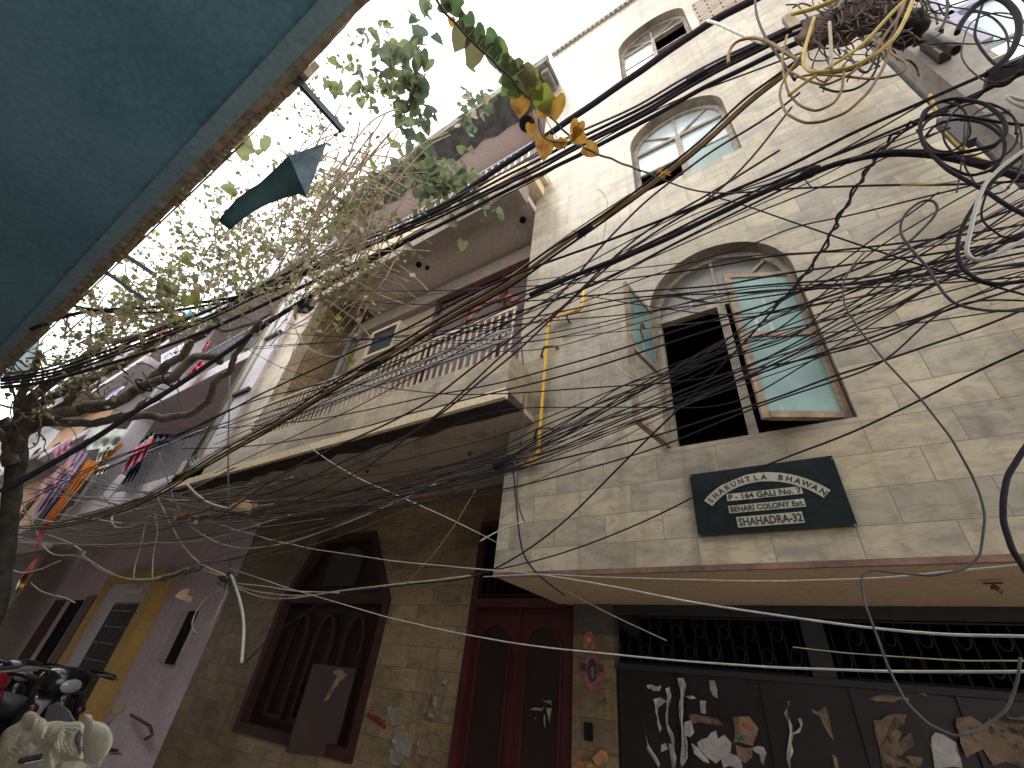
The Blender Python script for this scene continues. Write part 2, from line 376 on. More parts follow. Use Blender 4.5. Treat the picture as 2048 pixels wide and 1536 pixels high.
def ornate(mb, x0, x1, y, z0, z1, step=.1, r=.006):
    """thin wrought bars with scrolls"""
    n = int((x1-x0)/step)
    for i in range(n+1):
        x = x0+(x1-x0)*i/n; mb.tube([(x, y, z0), (x, y, z1)], r, 5)
    for i in range(n):
        x = x0+(x1-x0)*(i+.5)/n; zc = z0+(z1-z0)*(.72 if i % 2 else .3); rr = step*.36
        mb.tube([(x+rr*math.cos(a), y-.008, zc+rr*1.5*math.sin(a)) for a in [2*PI*k/12 for k in range(13)]], r*.8, 5)
    mb.tube([(x0, y, z0), (x1, y, z0)], r*1.3, 5); mb.tube([(x0, y, z1), (x1, y, z1)], r*1.3, 5)
g1 = MB(); ornate(g1, -2.96, -1.97, LW+.0, 2.36, 3.03, .09, .006); g1.build('transom_grille', solid('grille_iron', (.03, .03, .034), .5, metal=.4), house)
# big dark folding gate under the tower with wrought grille above
gt = MB()
x = -1.5
while x < 2.4:
    gt.box(x, x+.42, LW-.005, LW+.03, 0, 1.82); gt.box(x+.42, x+.5, LW+.012, LW+.03, 0, 1.82); x += .5
gt.build('gate', M_DARKM, house)
f = MB(); f.box(-1.52, 2.6, LW-.02, LW+.04, 1.822, 1.86); f.box(-1.52, 2.6, LW-.02, LW+.04, 2.2, 2.275); f.box(-.17, -.04, LW-.03, LW+.04, 1.862, 2.198); f.build('gate_header', solid('header_grey', (.022, .022, .026), .6), house)
g2 = MB(); ornate(g2, -1.48, -.2, LW, 1.87, 2.19, .085, .005); ornate(g2, -.01, 2.5, LW, 1.87, 2.19, .085, .005); g2.build('gate_grille', solid('grille_blue_iron', (.014, .019, .028), .5, metal=.3), house)
# --- first balcony: parapet slab, soffit, railing
BX0, BX1 = -8.0, -1.78; BY = 2.34; BZ = 3.56
MB().box(BX0, BX1, BY, D-.004, BZ+.06, 4.02).build('balcony_parapet', M_TILE_UP, house)
MB().box(BX0, BX1, D-.003, 3.3, 3.62, 4.0).build('balcony_floor', M_CEIL1, house)
# cream drip edge, then dark rotten band behind it
MB().box(BX0, BX1+.0, BY-.012, BY+.03, BZ-.02, BZ+.075).build('drip_edge', M_CREAM, house)
rb = MB(); n = 90
random.seed(3)
for i in range(n):
    xa = BX0+(BX1-BX0)*i/n; xb = BX0+(BX1-BX0)*(i+1)/n
    d1 = .25+.07*noise.noise(Vector((xa*3, 0, 0))); d2 = .25+.07*noise.noise(Vector((xb*3, 0, 0)))
    rb.hexa([(xa, BY+.031, BZ-.03), (xb, BY+.031, BZ-.03), (xb, BY+d2, BZ-.006), (xa, BY+d1, BZ-.006), (xa, BY+.031, BZ+.055), (xb, BY+.031, BZ+.055), (xb, BY+d2, BZ+.055), (xa, BY+d1, BZ+.055)])
rb.build('rotten_edge_band', plaster('mouldy_concrete', (.06, .05, .042), (.022, .02, .019), scale=5, amt=1., bs=.8), house)
MB().box(BX0, BX1-.003, BY+.16, LW, BZ+.0, BZ+.055).build('balcony_soffit', M_CEIL1, house)
# railing: cream bars with a double grey-blue band holding rings
rl = bpy.data.objects.new('balcony_railing', None)
RX0, RX1 = -6.26, -1.83; RY = 2.40; RZ0, RZ1 = 4.02, 4.66
r_ = MB(); r_.box(RX0, RX1, RY-.012, RY+.012, RZ1-.02, RZ1+.012); r_.box(RX0, RX1, RY-.008, RY+.008, RZ0+.02, RZ0+.04)
railing = r_.build('balcony_railing', M_RAIL, house)
n = 50
for i in range(n+1):
    x = RX0+.02+(RX1-RX0-.04)*i/n
    MB().box(x-.012, x+.012, RY-.006, RY+.006, RZ0, RZ1-.021).build('bar', M_RAIL, railing)
b2 = MB(); b2.box(RX0, RX1-.02, RY-.024, RY-.008, 4.235, 4.27); b2.box(RX0, RX1-.02, RY-.024, RY-.008, 4.36, 4.395); b2.build('flat_band', M_RAILG, railing)
b3 = MB()
for i in range(60):
    x = RX0+.05+i*(RX1-RX0-.12)/59; rr = .03
    b3.tube([(x+rr*math.cos(a), RY-.016, 4.315+.042*math.sin(a)) for a in [2*PI*k/10 for k in range(11)]], .006, 5)
b3.build('ring_row', M_RAIL, railing)
# left pillar and side wall of the balcony recess
MB().box(-6.95, -6.27, 2.42, 2.6, 4.0, 7.0).build('balcony_pillar', M_TILE_UP, house)
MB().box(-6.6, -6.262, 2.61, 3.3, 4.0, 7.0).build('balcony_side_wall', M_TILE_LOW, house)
# balcony back wall (Y 3.3) with door opening shapes
BWY = 3.3
MB().box(-6.26, -2.04, BWY, BWY+.2, 3.9, 7.0).build('balcony_back_wall', plaster('balcony_wall_plaster', (.46, .37, .27), (.32, .26, .19), scale=1.5, amt=.7), house)
MB().box(-6.2, -2.04, BWY-.12, BWY-.002, 6.62, 6.9).build('ceiling_beam', M_BEAMP, house)
dd = MB(); dd.box(-4.05, -2.06, BWY-.05, BWY-.012, 4.0, 6.6); bdoor = dd.build('balcony_door', solid('door_grey_brown', (.11, .075, .07), .5, var=.3, scale=3), house)
dd = MB()
for x in (-4.07, -3.42, -2.78, -2.14): dd.box(x, x+.1, BWY-.09, BWY-.052, 4.0, 6.55)
dd.box(-4.07, -2.04, BWY-.095, BWY-.055, 6.5, 6.6); dd.box(-3.96, -2.15, BWY-.088, BWY-.053, 5.62, 5.7); dd.build('door_frame', M_RED, bdoor)
cv = MB()
for i in range(7):
    x = -3.3+i*.13; z = 5.85+.28*math.sin((i+.5)/7*PI); 
    cv.lathe((x, BWY-.06, z), [(.02, -.03), (.06, -.02), (.065, 0), (.03, .02)], Vector((0, -1, .2)), 10)
cv.build('carved_ornament', solid('carved_wood_orange', (.42, .16, .07), .6, var=.4), bdoor)
MB().tube([(-6.1, BWY-.14, 3.9), (-6.1, BWY-.14, 7.0)], .055, 10).build('downpipe', M_PVC, house, smooth=True)
# peeling patch at the inner corner of the balcony ceiling
m_ = MB(); rq = random.Random(2); c = aZ(705, 632, 6.995)
for ring, col in ((1., (.16, .13, .115)), (.62, (.42, .35, .29))):
    m_ = MB(); k0 = [(aZ(705+ring*(36+rq.uniform(-7, 7))*math.cos(t*.25), 632+ring*(24+rq.uniform(-6, 6))*math.sin(t*.25), 6.995-.004*(ring < 1))) for t in range(25)]
    m_.v = [tuple(q) for q in k0]+[tuple(c-Vector((0, 0, .004*(ring < 1)+.0)))]; m_.f = [(i, (i+1) % 25, 25) for i in range(25)]; m_.build('peeling_patch', plaster('peeling_'+str(ring), col, scale=14, amt=1.), house)
# --- second slab, upper recess and its railing
S2 = 7.0
MB().box(-6.96, -2.032, 2.36, 2.6, S2-.09, 7.3).build('slab_edge_beam', M_BEAMP, house)
MB().box(-6.96, -2.032, 2.601, 3.5, S2, S2+.12).build('balcony_ceiling', M_CEIL, house)
MB().box(-6.96, -1.92, 2.34, 3.5, 7.31, 7.52).build('upper_balcony_slab', M_CREAM, house)
MB().box(-2.031, -1.86, 2.62, 2.797, 7.56, 7.72).build('beam_stub', M_CREAM, house)
ur = MB(); ur.box(-6.96, -1.93, 2.39, 2.42, 8.1, 8.14)
urail = ur.build('upper_railing', M_RAILG, house)
for i in range(45):
    x = -6.9+i*(4.93)/44; MB().box(x-.014, x+.014, 2.395, 2.412, 7.53, 8.1).build('bar', solid('pale_bar', (.6, .58, .56), .5), urail)
MB().box(-6.96, -2.04, 3.4, 3.6, 7.52, 10.9).build('upper_back_wall', M_TAUPE, house)
# top slab (roof over the upper balcony) with rotten front band
RZT = 11.32
MB().box(-7.7, -1.84, 2.34, 2.42, RZT-.3, RZT).build('roof_slab_edge', M_CONC, house)
rb = MB(); random.seed(5)
for i in range(70):
    xa = -7.7+5.86*i/70; xb = -7.7+5.86*(i+1)/70; d1 = .62+.12*noise.noise(Vector((xa*2.3, 2, 0))); d2 = .62+.12*noise.noise(Vector((xb*2.3, 2, 0)))
    rb.hexa([(xa, 2.421, RZT-.32), (xb, 2.421, RZT-.32), (xb, 2.34+d2, RZT-.3), (xa, 2.34+d1, RZT-.3), (xa, 2.421, RZT-.1), (xb, 2.421, RZT-.1), (xb, 2.34+d2, RZT-.1), (xa, 2.34+d1, RZT-.1)])
rb.build('rotten_roof_band', plaster('mouldy_blue_concrete', (.13, .14, .14), (.05, .055, .06), scale=5, amt=1., bs=.8), house)
MB().box(-7.7, -2.032, 2.8, 4.0, RZT-.28, RZT-.02).build('roof_slab', plaster('roof_soffit_pinkgrey', (.60, .51, .50), (.50, .42, .41), amt=.6), house)
MB().box(-1.86, -2.0, 2.43, 2.795, RZT-.5, RZT-.31).build('roof_bracket', M_CONC, house)
MB().box(-7.7, -7.5, 2.42, 3.4, 7.5, RZT-.3).build('upper_left_wall', M_CONC, house)
# round vent caps on the ceilings
for (px, py, z, r) in ((1054, 247, RZT-.285, .16), (1046, 438, S2-.002, .045), (838, 528, S2-.002, .045), (855, 534, S2-.002, .03)):
    p = aZ(px, py, z); tag(MB().lathe(p-Vector((0, 0, .05)), [(r*.7, 0), (r, .01), (r, .045)], n=14).build('ceiling_rose', M_DARK, None), 
        {1054: 'large round dark vent under the roof slab beside the tiled tower', 1046: 'small dark lamp socket in the balcony ceiling next to the tiled tower', 838: 'left of the two dark fixtures in the middle of the balcony ceiling', 855: 'right of the two dark fixtures in the middle of the balcony ceiling'}[px], 'ceiling fitting')
# --- windows
def casement(parent, hinge, free, z0, z1, zm, top, bot, name='casement'):
    h = Vector((hinge[0], hinge[1], 0)); fr_ = Vector((free[0], free[1], 0)); d = (fr_-h).normalized(); L = (fr_-h).length
    mb = MB(); t = .045
    def pt(s, z): q = h+d*s; return Vector((q.x, q.y, z))
    nrm = Vector((-d.y, d.x, 0))
    for s in (t/2, L-t/2): mb.bar(pt(s, z0), pt(s, z1), t, .03, nrm)
    for z in (z0+t/2, zm, z1-t/2): mb.bar(pt(t, z), pt(L-t, z), .028 if z != z0+t/2 else t, t, Vector((0, 0, 1)))
    o = mb.build(name, M_WOOD, parent)
    for (a, b, on) in ((zm+.02, z1-t, top), (z0+t, zm-.02, bot)):
        if on:
            p = MB(); p.hexa([pt(t*.8, a)-nrm*.004, pt(L-t*.8, a)-nrm*.004, pt(L-t*.8, a)+nrm*.004, pt(t*.8, a)+nrm*.004, pt(t*.8, b)-nrm*.004, pt(L-t*.8, b)-nrm*.004, pt(L-t*.8, b)+nrm*.004, pt(t*.8, b)+nrm*.004])
            p.build('pane', M_GLASS, parent)
    return o
WY = 2.95
def winframe(i, s0, s1, fanmat):
    hr = WR if s1-s0 > 1.75 else WR*.9; zs = s1-hr
    mb = MB(); t = .05
    mb.box(WX0+.002, WX0+t, WY-.03, WY+.03, s0+.002, zs); mb.box(WX1-t, WX1-.002, WY-.03, WY+.03, s0+.002, zs)
    mb.box(WX0+t, WX1-t, WY-.03, WY+.03, s0+.002, s0+.04)
    zt = zs-.02; mb.box(WX0+t, WX1-t, WY-.035, WY+.03, zt-.05, zt+.0)
    cm = WC+.0; mb.box(cm-.03, cm+.03, WY-.04, WY+.025, s0+.04, zt-.05)
    for k in range(20):
        (xa, ya), (xb, yb) = arch[k], arch[k+1]; q = (WR-t)/WR
        A = [(xa, ya*hr), (xb, yb*hr), (WC+(xb-WC)*q, yb*hr*q), (WC+(xa-WC)*q, ya*hr*q)]
        mb.hexa([(a, WY-.03, zs+b) for a, b in A]+[(a, WY+.03, zs+b) for a, b in A])
    for ang in ((90, 38, 142) if i != 1 else (90, 42, 138)):
        a = math.radians(ang); mb.bar((cm, WY-.006, zt), (cm+math.cos(a)*(WR-t), WY-.006, zs+math.sin(a)*(hr-t)), .022, .02)
    o = mb.build('window', M_FRAMEG, house)
    p = MB(); pts = [(WC+(a-WC)*.93, zs+b*hr*.93) for a, b in arch]; p.prism([(a, WY+.005, b) for a, b in pts], (0, .006, 0)); p.build('fanlight_pane', fanmat, o)
    return o
w1 = winframe(0, *wins[0], M_GLASSD)
casement(w1, (.415, 2.88), (-.04, 2.677), 3.11, 4.44, 3.80, True, True)
casement(w1, (-.655, 2.86), (-.745, 2.40), 3.11, 4.46, 3.78, True, False)
lt = MB(); lt.tube([(-.70, 2.64, 4.12), (-.70, 2.60, 4.12), (-.70, 2.585, 4.05), (-.69, 2.6, 3.98), (-.685, 2.6, 3.93)], .006, 5); lt.box(-.72, -.68, 2.62, 2.66, 4.11, 4.15); lt.build('stay_latch', M_RUST, w1)
def fixedpanes(o, s0, s1, mats, ys=(WY, WY, WY, WY)):
    hr = WR*.9 if s1-s0 < 1.75 else WR; zt = s1-hr-.07; zm = (s0+.04+zt)/2+.05; cm = WC; k = 0
    for (x0, x1) in ((WX0+.05, cm-.03), (cm+.03, WX1-.05)):
        for (a, b) in ((s0+.04, zm), (zm+.03, zt)):
            if mats[k]: MB().box(x0, x1, WY-.004, WY+.004, a, b).build('pane', mats[k], o)
            k += 1
        MB().box(x0, x1, WY-.012, WY+.012, zm, zm+.03).build('glazing_bar', M_FRAMEG, o)
w2 = winframe(1, *wins[1], M_GLASSB); fixedpanes(w2, *wins[1], [None, M_GLASSB, M_GLASS, M_GLASSB])
w3 = winframe(2, *wins[2], M_GLASSD); fixedpanes(w3, *wins[2], [M_GLASSB, M_GLASSB, None, None])
# ---------------------------------------------------------------- ground
g = MB(); g.box(-90, 60, -60, 90, -.2, 0); tag(g.build('ground', plaster('lane_concrete', (.42, .39, .34), (.30, .275, .24), scale=.8, amt=.8)), kind='structure')
# ---------------------------------------------------------------- name plaque
def text_into(mb, s, pos, ux, uz, size, sx=1., out=.0, th=.0025, center=False):
    cu = bpy.data.curves.new('t', 'FONT'); cu.body = s; cu.size = size; cu.extrude = 0; cu.resolution_u = 2; cu.offset = size*.03
    if center: cu.align_x = 'CENTER'
    ob = bpy.data.objects.new('t', cu); C.objects.link(ob)
    dg = bpy.context.evaluated_depsgraph_get(); me = ob.evaluated_get(dg).to_mesh()
    i = len(mb.v); n = Vector(ux).cross(Vector(uz)); 
    for v in me.vertices: q = Vector(pos)+Vector(ux)*v.co.x*sx+Vector(uz)*v.co.y; mb.v.append(tuple(q))
    for p in me.polygons: mb.f.append(tuple(i+k for k in p.vertices))
    ob.evaluated_get(dg).to_mesh_clear(); bpy.data.objects.remove(ob); bpy.data.curves.remove(cu)
PX0, PX1, PZ0, PZ1 = -.532, .244, 2.462, 2.852; PY = D-.03
plaque = thing('name_plaque', 'dark green stone name plaque with silver lettering under the big arched window', 'sign', (-.14, D, 2.46))
MB().box(PX0, PX1, PY, D-.004, PZ0, PZ1).build('stone_slab', plaster('dark_green_granite', (.014, .020, .021), (.006, .009, .010), scale=6, rough=.22, amt=.8, bs=.05, spec=.5), plaque)
def pq(cx, cy): # zoom-crop pixel -> point on the plaque face
    p = aY(1360+cx/5.389, 900+cy/5.389, PY); return p
M_SILV = solid('brushed_silver_strip', (.34, .33, .27), .5, metal=.15, var=.2, scale=20)
M_LET = solid('black_letter_paint', (.012, .013, .014), .6)
UX = Vector((1, 0, 0)); UZ = Vector((0, 0, 1))
def strip(c0, c1, z0, z1, text, size, pad=.008):
    st = MB(); lt = MB(); x0, x1 = c0, c1; st.box(x0, x1, PY-.004, PY-.0005, z0, z1)
    cu = bpy.data.curves.new('m', 'FONT'); cu.body = text; cu.size = size; ob = bpy.data.objects.new('m', cu); C.objects.link(ob)
    bpy.context.view_layer.update(); wd = ob.dimensions.x; bpy.data.objects.remove(ob)
    sx = (x1-x0-2*pad)/wd; text_into(lt, text, (x0+pad, PY-.0055, z0+(z1-z0)*.5-size*.34), UX, UZ, size, sx); so_ = st.build('silver_strip', M_SILV, plaque); lt.build('lettering', M_LET, so_)
a = pq(500, 490); b = pq(1325, 480); a2 = pq(515, 560)
strip(pq(500, 490).x, pq(1315, 430).x, pq(515, 555).z, pq(500, 480).z, 'P - 164 GALI No. 7', .046)
strip(pq(522, 620).x, pq(1355, 590).x, pq(535, 685).z, pq(522, 605).z, 'BEHARI COLONY Ext.', .044)
strip(pq(612, 760).x, pq(1335, 740).x, pq(632, 838).z, pq(612, 725).z, 'SHAHADRA-32', .062)
# arched strip
st = MB(); lt = MB()
pl = pq(318, 560); pr = pq(1560, 460); pt_ = pq(940, 290)
x1, z1, x2, z2, x3, z3 = pl.x, pl.z, pt_.x, pt_.z, pr.x, pr.z
A_ = x1*(z2-z3)-z1*(x2-x3)+x2*z3-x3*z2
B_ = (x1*x1+z1*z1)*(z3-z2)+(x2*x2+z2*z2)*(z1-z3)+(x3*x3+z3*z3)*(z2-z1)
C_ = (x1*x1+z1*z1)*(x2-x3)+(x2*x2+z2*z2)*(x3-x1)+(x3*x3+z3*z3)*(x1-x2)
cx, cz = -B_/(2*A_), -C_/(2*A_); RR = math.hypot(x1-cx, z1-cz)
a0 = math.atan2(z1-cz, x1-cx)+.03; a1 = math.atan2(z3-cz, x3-cx)-.03; hw = .028
for k in range(30):
    t0 = a0+(a1-a0)*k/30; t1 = a0+(a1-a0)*(k+1)/30
    q = [(cx+(RR+s)*math.cos(t), cz+(RR+s)*math.sin(t)) for t, s in ((t0, -hw), (t1, -hw), (t1, hw), (t0, hw))]
    st.hexa([(u, PY-.004, v) for u, v in q]+[(u, PY-.0005, v) for u, v in q])
word = 'SHAKUNTLA BHAWAN'
for i, ch in enumerate(word):
    if ch == ' ': lt_first = lt; lt = MB(); continue
    t = a0+(a1-a0)*(i+.55)/len(word); ux = Vector((math.sin(t), 0, -math.cos(t))); uz = Vector((math.cos(t), 0, math.sin(t)))
    c = Vector((cx+RR*math.cos(t), PY-.0055, cz+RR*math.sin(t)))-uz*.0165
    text_into(lt, ch, c, ux, uz, .046, .95, center=True)
so_ = st.build('silver_strip', M_SILV, plaque); lt.build('lettering', M_LET, so_); lt_first.build('lettering', M_LET, so_)
sc_ = MB()
for (u, v) in ((110, 285), (210, 925), (1640, 90), (1890, 810)): sc_.lathe(pq(u, v)+Vector((0, 0, 0)), [(.006, 0), (.005, .004)], Vector((0, -1, 0)), 8)
sc_.build('fixing_screw', M_STEEL, plaque)
# ---------------------------------------------------------------- window air conditioner on the balcony wall
ac = thing('air_conditioner', 'cream boxed window air conditioner sticking out of the balcony wall', 'air conditioner', (-4.7, 2.95, 5.5))
ax0, ax1, az0, az1, ay = -4.73, -4.13, 5.25, 5.77, 2.72
m_ = MB()
for (p, q) in (((ax0, ax0+.05), (az0, az1)), ((ax1-.05, ax1), (az0, az1))): m_.box(p[0], p[1], ay, ay+.03, q[0], q[1])
m_.box(ax0+.05, ax1-.05, ay, ay+.03, az0, az0+.05); m_.box(ax0+.05, ax1-.05, ay, ay+.03, az1-.05, az1)
m_.box(ax0, ax1, ay+.031, BWY-.002, az1-.012, az1); m_.box(ax0, ax1, ay+.031, BWY-.002, az0, az0+.012); m_.box(ax0, ax0+.012, ay+.031, BWY-.002, az0+.013, az1-.013); m_.box(ax1-.012, ax1, ay+.031, BWY-.002, az0+.013, az1-.013)
m_.build('casing', plaster('aged_cream_metal', (.55, .49, .36), (.4, .33, .22), scale=4, amt=.7), ac)
m_ = MB(); m_.box(ax0+.02, ax1-.02, ay+.06, ay+.07, az0+.02, az1-.02); m_.build('coil', M_DARK, ac)
m_ = MB()
for i in range(22): m_.box(ax0+.06+i*.0235, ax0+.064+i*.0235, ay+.02, ay+.05, az0+.05, az1-.05)
m_.build('grille', solid('dark_fins', (.06, .06, .065), .5), ac)
# ---------------------------------------------------------------- yellow gas pipe
gp = thing('gas_pipe', 'yellow gas pipe with rusty clamps climbing the corner of the tiled tower', 'pipe', (-1.67, 2.72, 3.1))
gy = 2.735
m_ = MB(); m_.tube([(-2.02, gy+.05, 3.14), (-1.75, gy, 3.145), (-1.70, gy, 3.15), (-1.675, gy, 3.18), (-1.672, gy, 3.25), (-1.655, gy, 4.64), (-1.64, gy, 4.69), (-1.6, gy, 4.70), (-1.32, gy, 4.70), (-1.285, gy, 4.715), (-1.275, gy, 4.75), (-1.268, gy, 4.98)], .017, 10); m_.build('pipe', M_YEL, gp, smooth=True)
M_ELB = solid('orange_elbow', (.5, .26, .06), .6, var=.4)
for (p, q) in (((-1.74, gy, 3.145), (-1.675, gy, 3.2)), ((-1.655, gy, 4.62), (-1.6, gy, 4.70)), ((-1.33, gy, 4.70), (-1.277, gy, 4.76))):
    c = Vector((p[0], gy, q[2])) if False else None
    m_ = MB(); mid = Vector(((p[0] if q[2] < 4 else q[0] if p[2] < q[2] and p[0] < q[0] and q[0] < -1.5 else p[0]), gy, 0))
    m_.lathe(Vector(p), [(.023, -.02), (.026, -.018), (.026, .018), (.023, .02)], Vector(q)-Vector(p), 10); m_.build('elbow', M_ELB, gp, smooth=True)
for (x, z) in ((-1.663, 3.42), (-1.659, 4.33)):
    m_ = MB(); m_.tube([(x-.085, D-.01, z-.03), (x-.07, D-.03, z-.02), (x-.03, gy-.01, z), (x, gy-.022, z+.004), (x+.03, gy-.01, z+.0), (x+.07, D-.03, z+.02), (x+.09, D-.01, z+.01)], .009, 6)
    m_.lathe((x-.085, D-.01, z-.03), [(.014, -.005), (.014, .012)], Vector((0, -1, 0)), 6); m_.lathe((x+.09, D-.01, z+.01), [(.014, -.005), (.014, .012)], Vector((0, -1, 0)), 6); m_.build('clamp', M_RUST, gp)
m_ = MB(); m_.tube([(-1.44, D-.01, 4.62), (-1.44, D-.05, 4.62), (-1.455, gy-.02, 4.69), (-1.455, gy-.01, 4.73)], .011, 6); m_.build('clamp', M_RUST, gp)
m_ = MB()
for i in range(14):
    x = -1.60+random.random()*.14; z = 4.66+random.random()*.07; m_.quad((x, gy-.03, z), (x+.05, gy-.03+random.uniform(-.02, .02), z+.01), (x+.03, gy-.02, z-.06*random.random()-.02))
m_.build('peeling_tape', plaster('peeling_orange_tape', (.55, .33, .12), (.6, .45, .3), scale=20, amt=1.), gp)
# hooks under the ochre and brown soffits
for (px, py, z, lab) in ((1985, 1165, TZ0-.014, 'small rusty hook under the ochre soffit at the far right'), (940, 905, BZ-.004, 'rusty lamp hook under the balcony close to the tower corner'), (735, 940, BZ-.004, 'rusty lamp hook under the middle of the balcony')):
    p = aZ(px, py, z); m_ = MB(); m_.box(p.x-.035, p.x+.035, p.y-.008, p.y+.008, z-.006, z); m_.tube([p, p+Vector((0, 0, -.03)), p+Vector((.012, 0, -.05)), p+Vector((.02, 0, -.035))], .004, 6); m_.lathe(p-Vector((0, 0, .03)), [(.018, 0), (.014, .015)], n=8)
    tag(m_.build('ceiling_hook', M_RUST), lab, 'hook')
# ---------------------------------------------------------------- posters and stickers
def jag(poly, y, mb, n=5, amt=.012, rnd=random):
    """torn paper: polygon with ragged edges on plane Y=y; poly is 2048-px points"""
    pts = [aY(px, py, y) for px, py in poly]; out = []
    for i, p in enumerate(pts):
        q = pts[(i+1) % len(pts)]; L = (q-p).length; k = max(1, int(L/.035)); nrm = Vector((-(q-p).z, 0, (q-p).x)).normalized() if L > 0 else Vector((0, 0, 0))
        for j in range(k):
            t = j/k; out.append(p+(q-p)*t+(nrm*rnd.uniform(-amt, amt) if j else Vector((0, 0, 0))))
    i0 = len(mb.v); mb.v += [(p.x, y-(rnd.random()**3)*.03, p.z) for p in out]; mb.f.append(tuple(range(i0, i0+len(out))))
def tri(mb):   # triangulate concave polygons safely via bmesh on build
    me = bpy.data.meshes.new('x'); me.from_pydata(mb.v, [], mb.f); bm = bmesh.new(); bm.from_mesh(me); bmesh.ops.triangulate(bm, faces=bm.faces, ngon_method='EAR_CLIP')
    bm.verts.index_update(); mb.v = [tuple(v.co) for v in bm.verts]; mb.f = [tuple(v.index for v in f.verts) for f in bm.faces]; bm.free(); bpy.data.meshes.remove(me); return mb
M_PAP = plaster('torn_white_paper', (.46, .44, .42), (.30, .28, .27), scale=6, amt=.7, bs=.4)
M_PAPT = plaster('torn_tan_paper', (.25, .18, .12), (.12, .08, .06), scale=5, amt=1., bs=.6, stain=(.05, .035, .03))
M_PAPG = plaster('faded_grey_paper', (.25, .23, .2), (.16, .14, .12), scale=7, amt=.8)
def cz(x, y): return (1200+x/2.415, 1200+y/2.415)   # crop of the gate area
PYY = LW-.012
posters = [
 ('torn white poster strips at the left end of the dark gate', M_PAP, [[(230,412),(300,412),(290,440),(260,440),(250,430),(232,428)],[(262,480),(290,470),(325,488),(300,510),(285,520),(290,600),(300,620),(292,640),(275,600),(270,540)],[(215,600),(225,640),(240,720),(290,790),(285,810),(260,770),(225,720)],[(320,430),(335,420),(340,500),(330,560),(352,640),(362,750),(350,760),(338,660),(322,560)]]),
 ('long white poster strip hanging between torn scraps on the gate', M_PAP, [[(377,376),(405,378),(418,410),(404,500),(408,640),(425,760),(395,810),(388,780),(395,700),(385,560),(392,440)],[(415,465),(450,462),(468,476),(440,480)],[(410,590),(440,580),(455,640),(440,662),(412,655)]]),
 ('small upright white paper tag above the torn posters', M_PAP, [[(530,388),(555,390),(570,475),(545,462),(532,430)]]),
 ('square white paper scrap left of the coloured sticker', M_PAP, [[(485,485),(515,488),(512,550),(488,545)]]),
 ('wide ragged white poster low on the gate', M_PAP, [[(470,690),(560,630),(570,670),(600,650),(635,690),(630,740),(680,760),(690,811),(600,811),(585,770),(560,790),(520,760),(500,740),(480,720)],[(440,690),(520,760),(530,790),(500,780),(460,740)]]),
 ('cream scrap of paper arching over the ragged poster', M_PAPT, [[(430,555),(500,560),(570,570),(600,600),(540,600),(480,590),(440,600)]]),
 ('white torn fragment right of the coloured sticker', M_PAP, [[(735,715),(760,705),(790,710),(806,740),(795,800),(780,790),(770,745),(750,735)]]),
 ('thin curling strip of paper in the middle of the gate', M_PAP, [[(890,545),(905,520),(930,610),(928,640),(950,630),(970,610),(955,572),(970,570),(980,600),(965,640),(935,650),(925,690),(922,811),(912,811),(910,700),(918,640),(905,590)],[(905,490),(915,485),(918,510),(905,520)]]),
 ('pointed brown paper scrap beside the curling strip', M_PAPT, [[(1020,525),(1050,540),(1060,535),(1090,515),(1110,590),(1130,680),(1105,650),(1060,560),(1030,545)],[(1120,740),(1145,760),(1155,811),(1135,811)]]),
 ('large peeling tan poster with a folded top edge', M_PAPT, [[(1290,480),(1330,464),(1490,472),(1495,490),(1330,490)],[(1320,580),(1380,560),(1480,555),(1470,600),(1430,620),(1460,640),(1440,690),(1500,640),(1520,700),(1450,760),(1560,760),(1545,811),(1360,811),(1350,720),(1325,650)]]),
 ('small pale triangle of paper above the cable loop', M_PAPT, [[(1520,438),(1570,445),(1580,466),(1540,456)]]),
 ('torn white scrap below the leftmost poster strips', M_PAP, [[(330,690),(352,700),(372,760),(366,811),(348,811),(340,750)],[(296,700),(318,690),(330,720),(300,735)]]),
 ('cream ragged scrap between the coloured sticker and the curling strip', M_PAPT, [[(655,700),(700,715),(740,712),(735,760),(700,790),(665,760)]]),
 ('striped white cloth-like paper hanging low under the cable loop', M_PAP, [[(1580,670),(1600,700),(1620,640),(1660,650),(1720,690),(1750,811),(1615,811),(1605,740)]]),
 ('broad brown peeling poster at the right end of the gate', M_PAPT, [[(1720,570),(1790,560),(1850,600),(1880,570),(1960,590),(2048,600),(2048,811),(1960,780),(1900,800),(1850,720),(1770,760),(1740,690)]]),
 ('cream paper edge at the far right of the gate', M_PAPT, [[(1955,562),(2048,558),(2048,578),(1980,576)]]),
]
for i, (lab, mat, polys) in enumerate(posters):
    mb = MB()
    for p in polys: jag([cz(*q) for q in p], PYY-.001*(i % 4), mb)
    tag(tri(mb).build('torn_poster', mat), lab, 'poster')
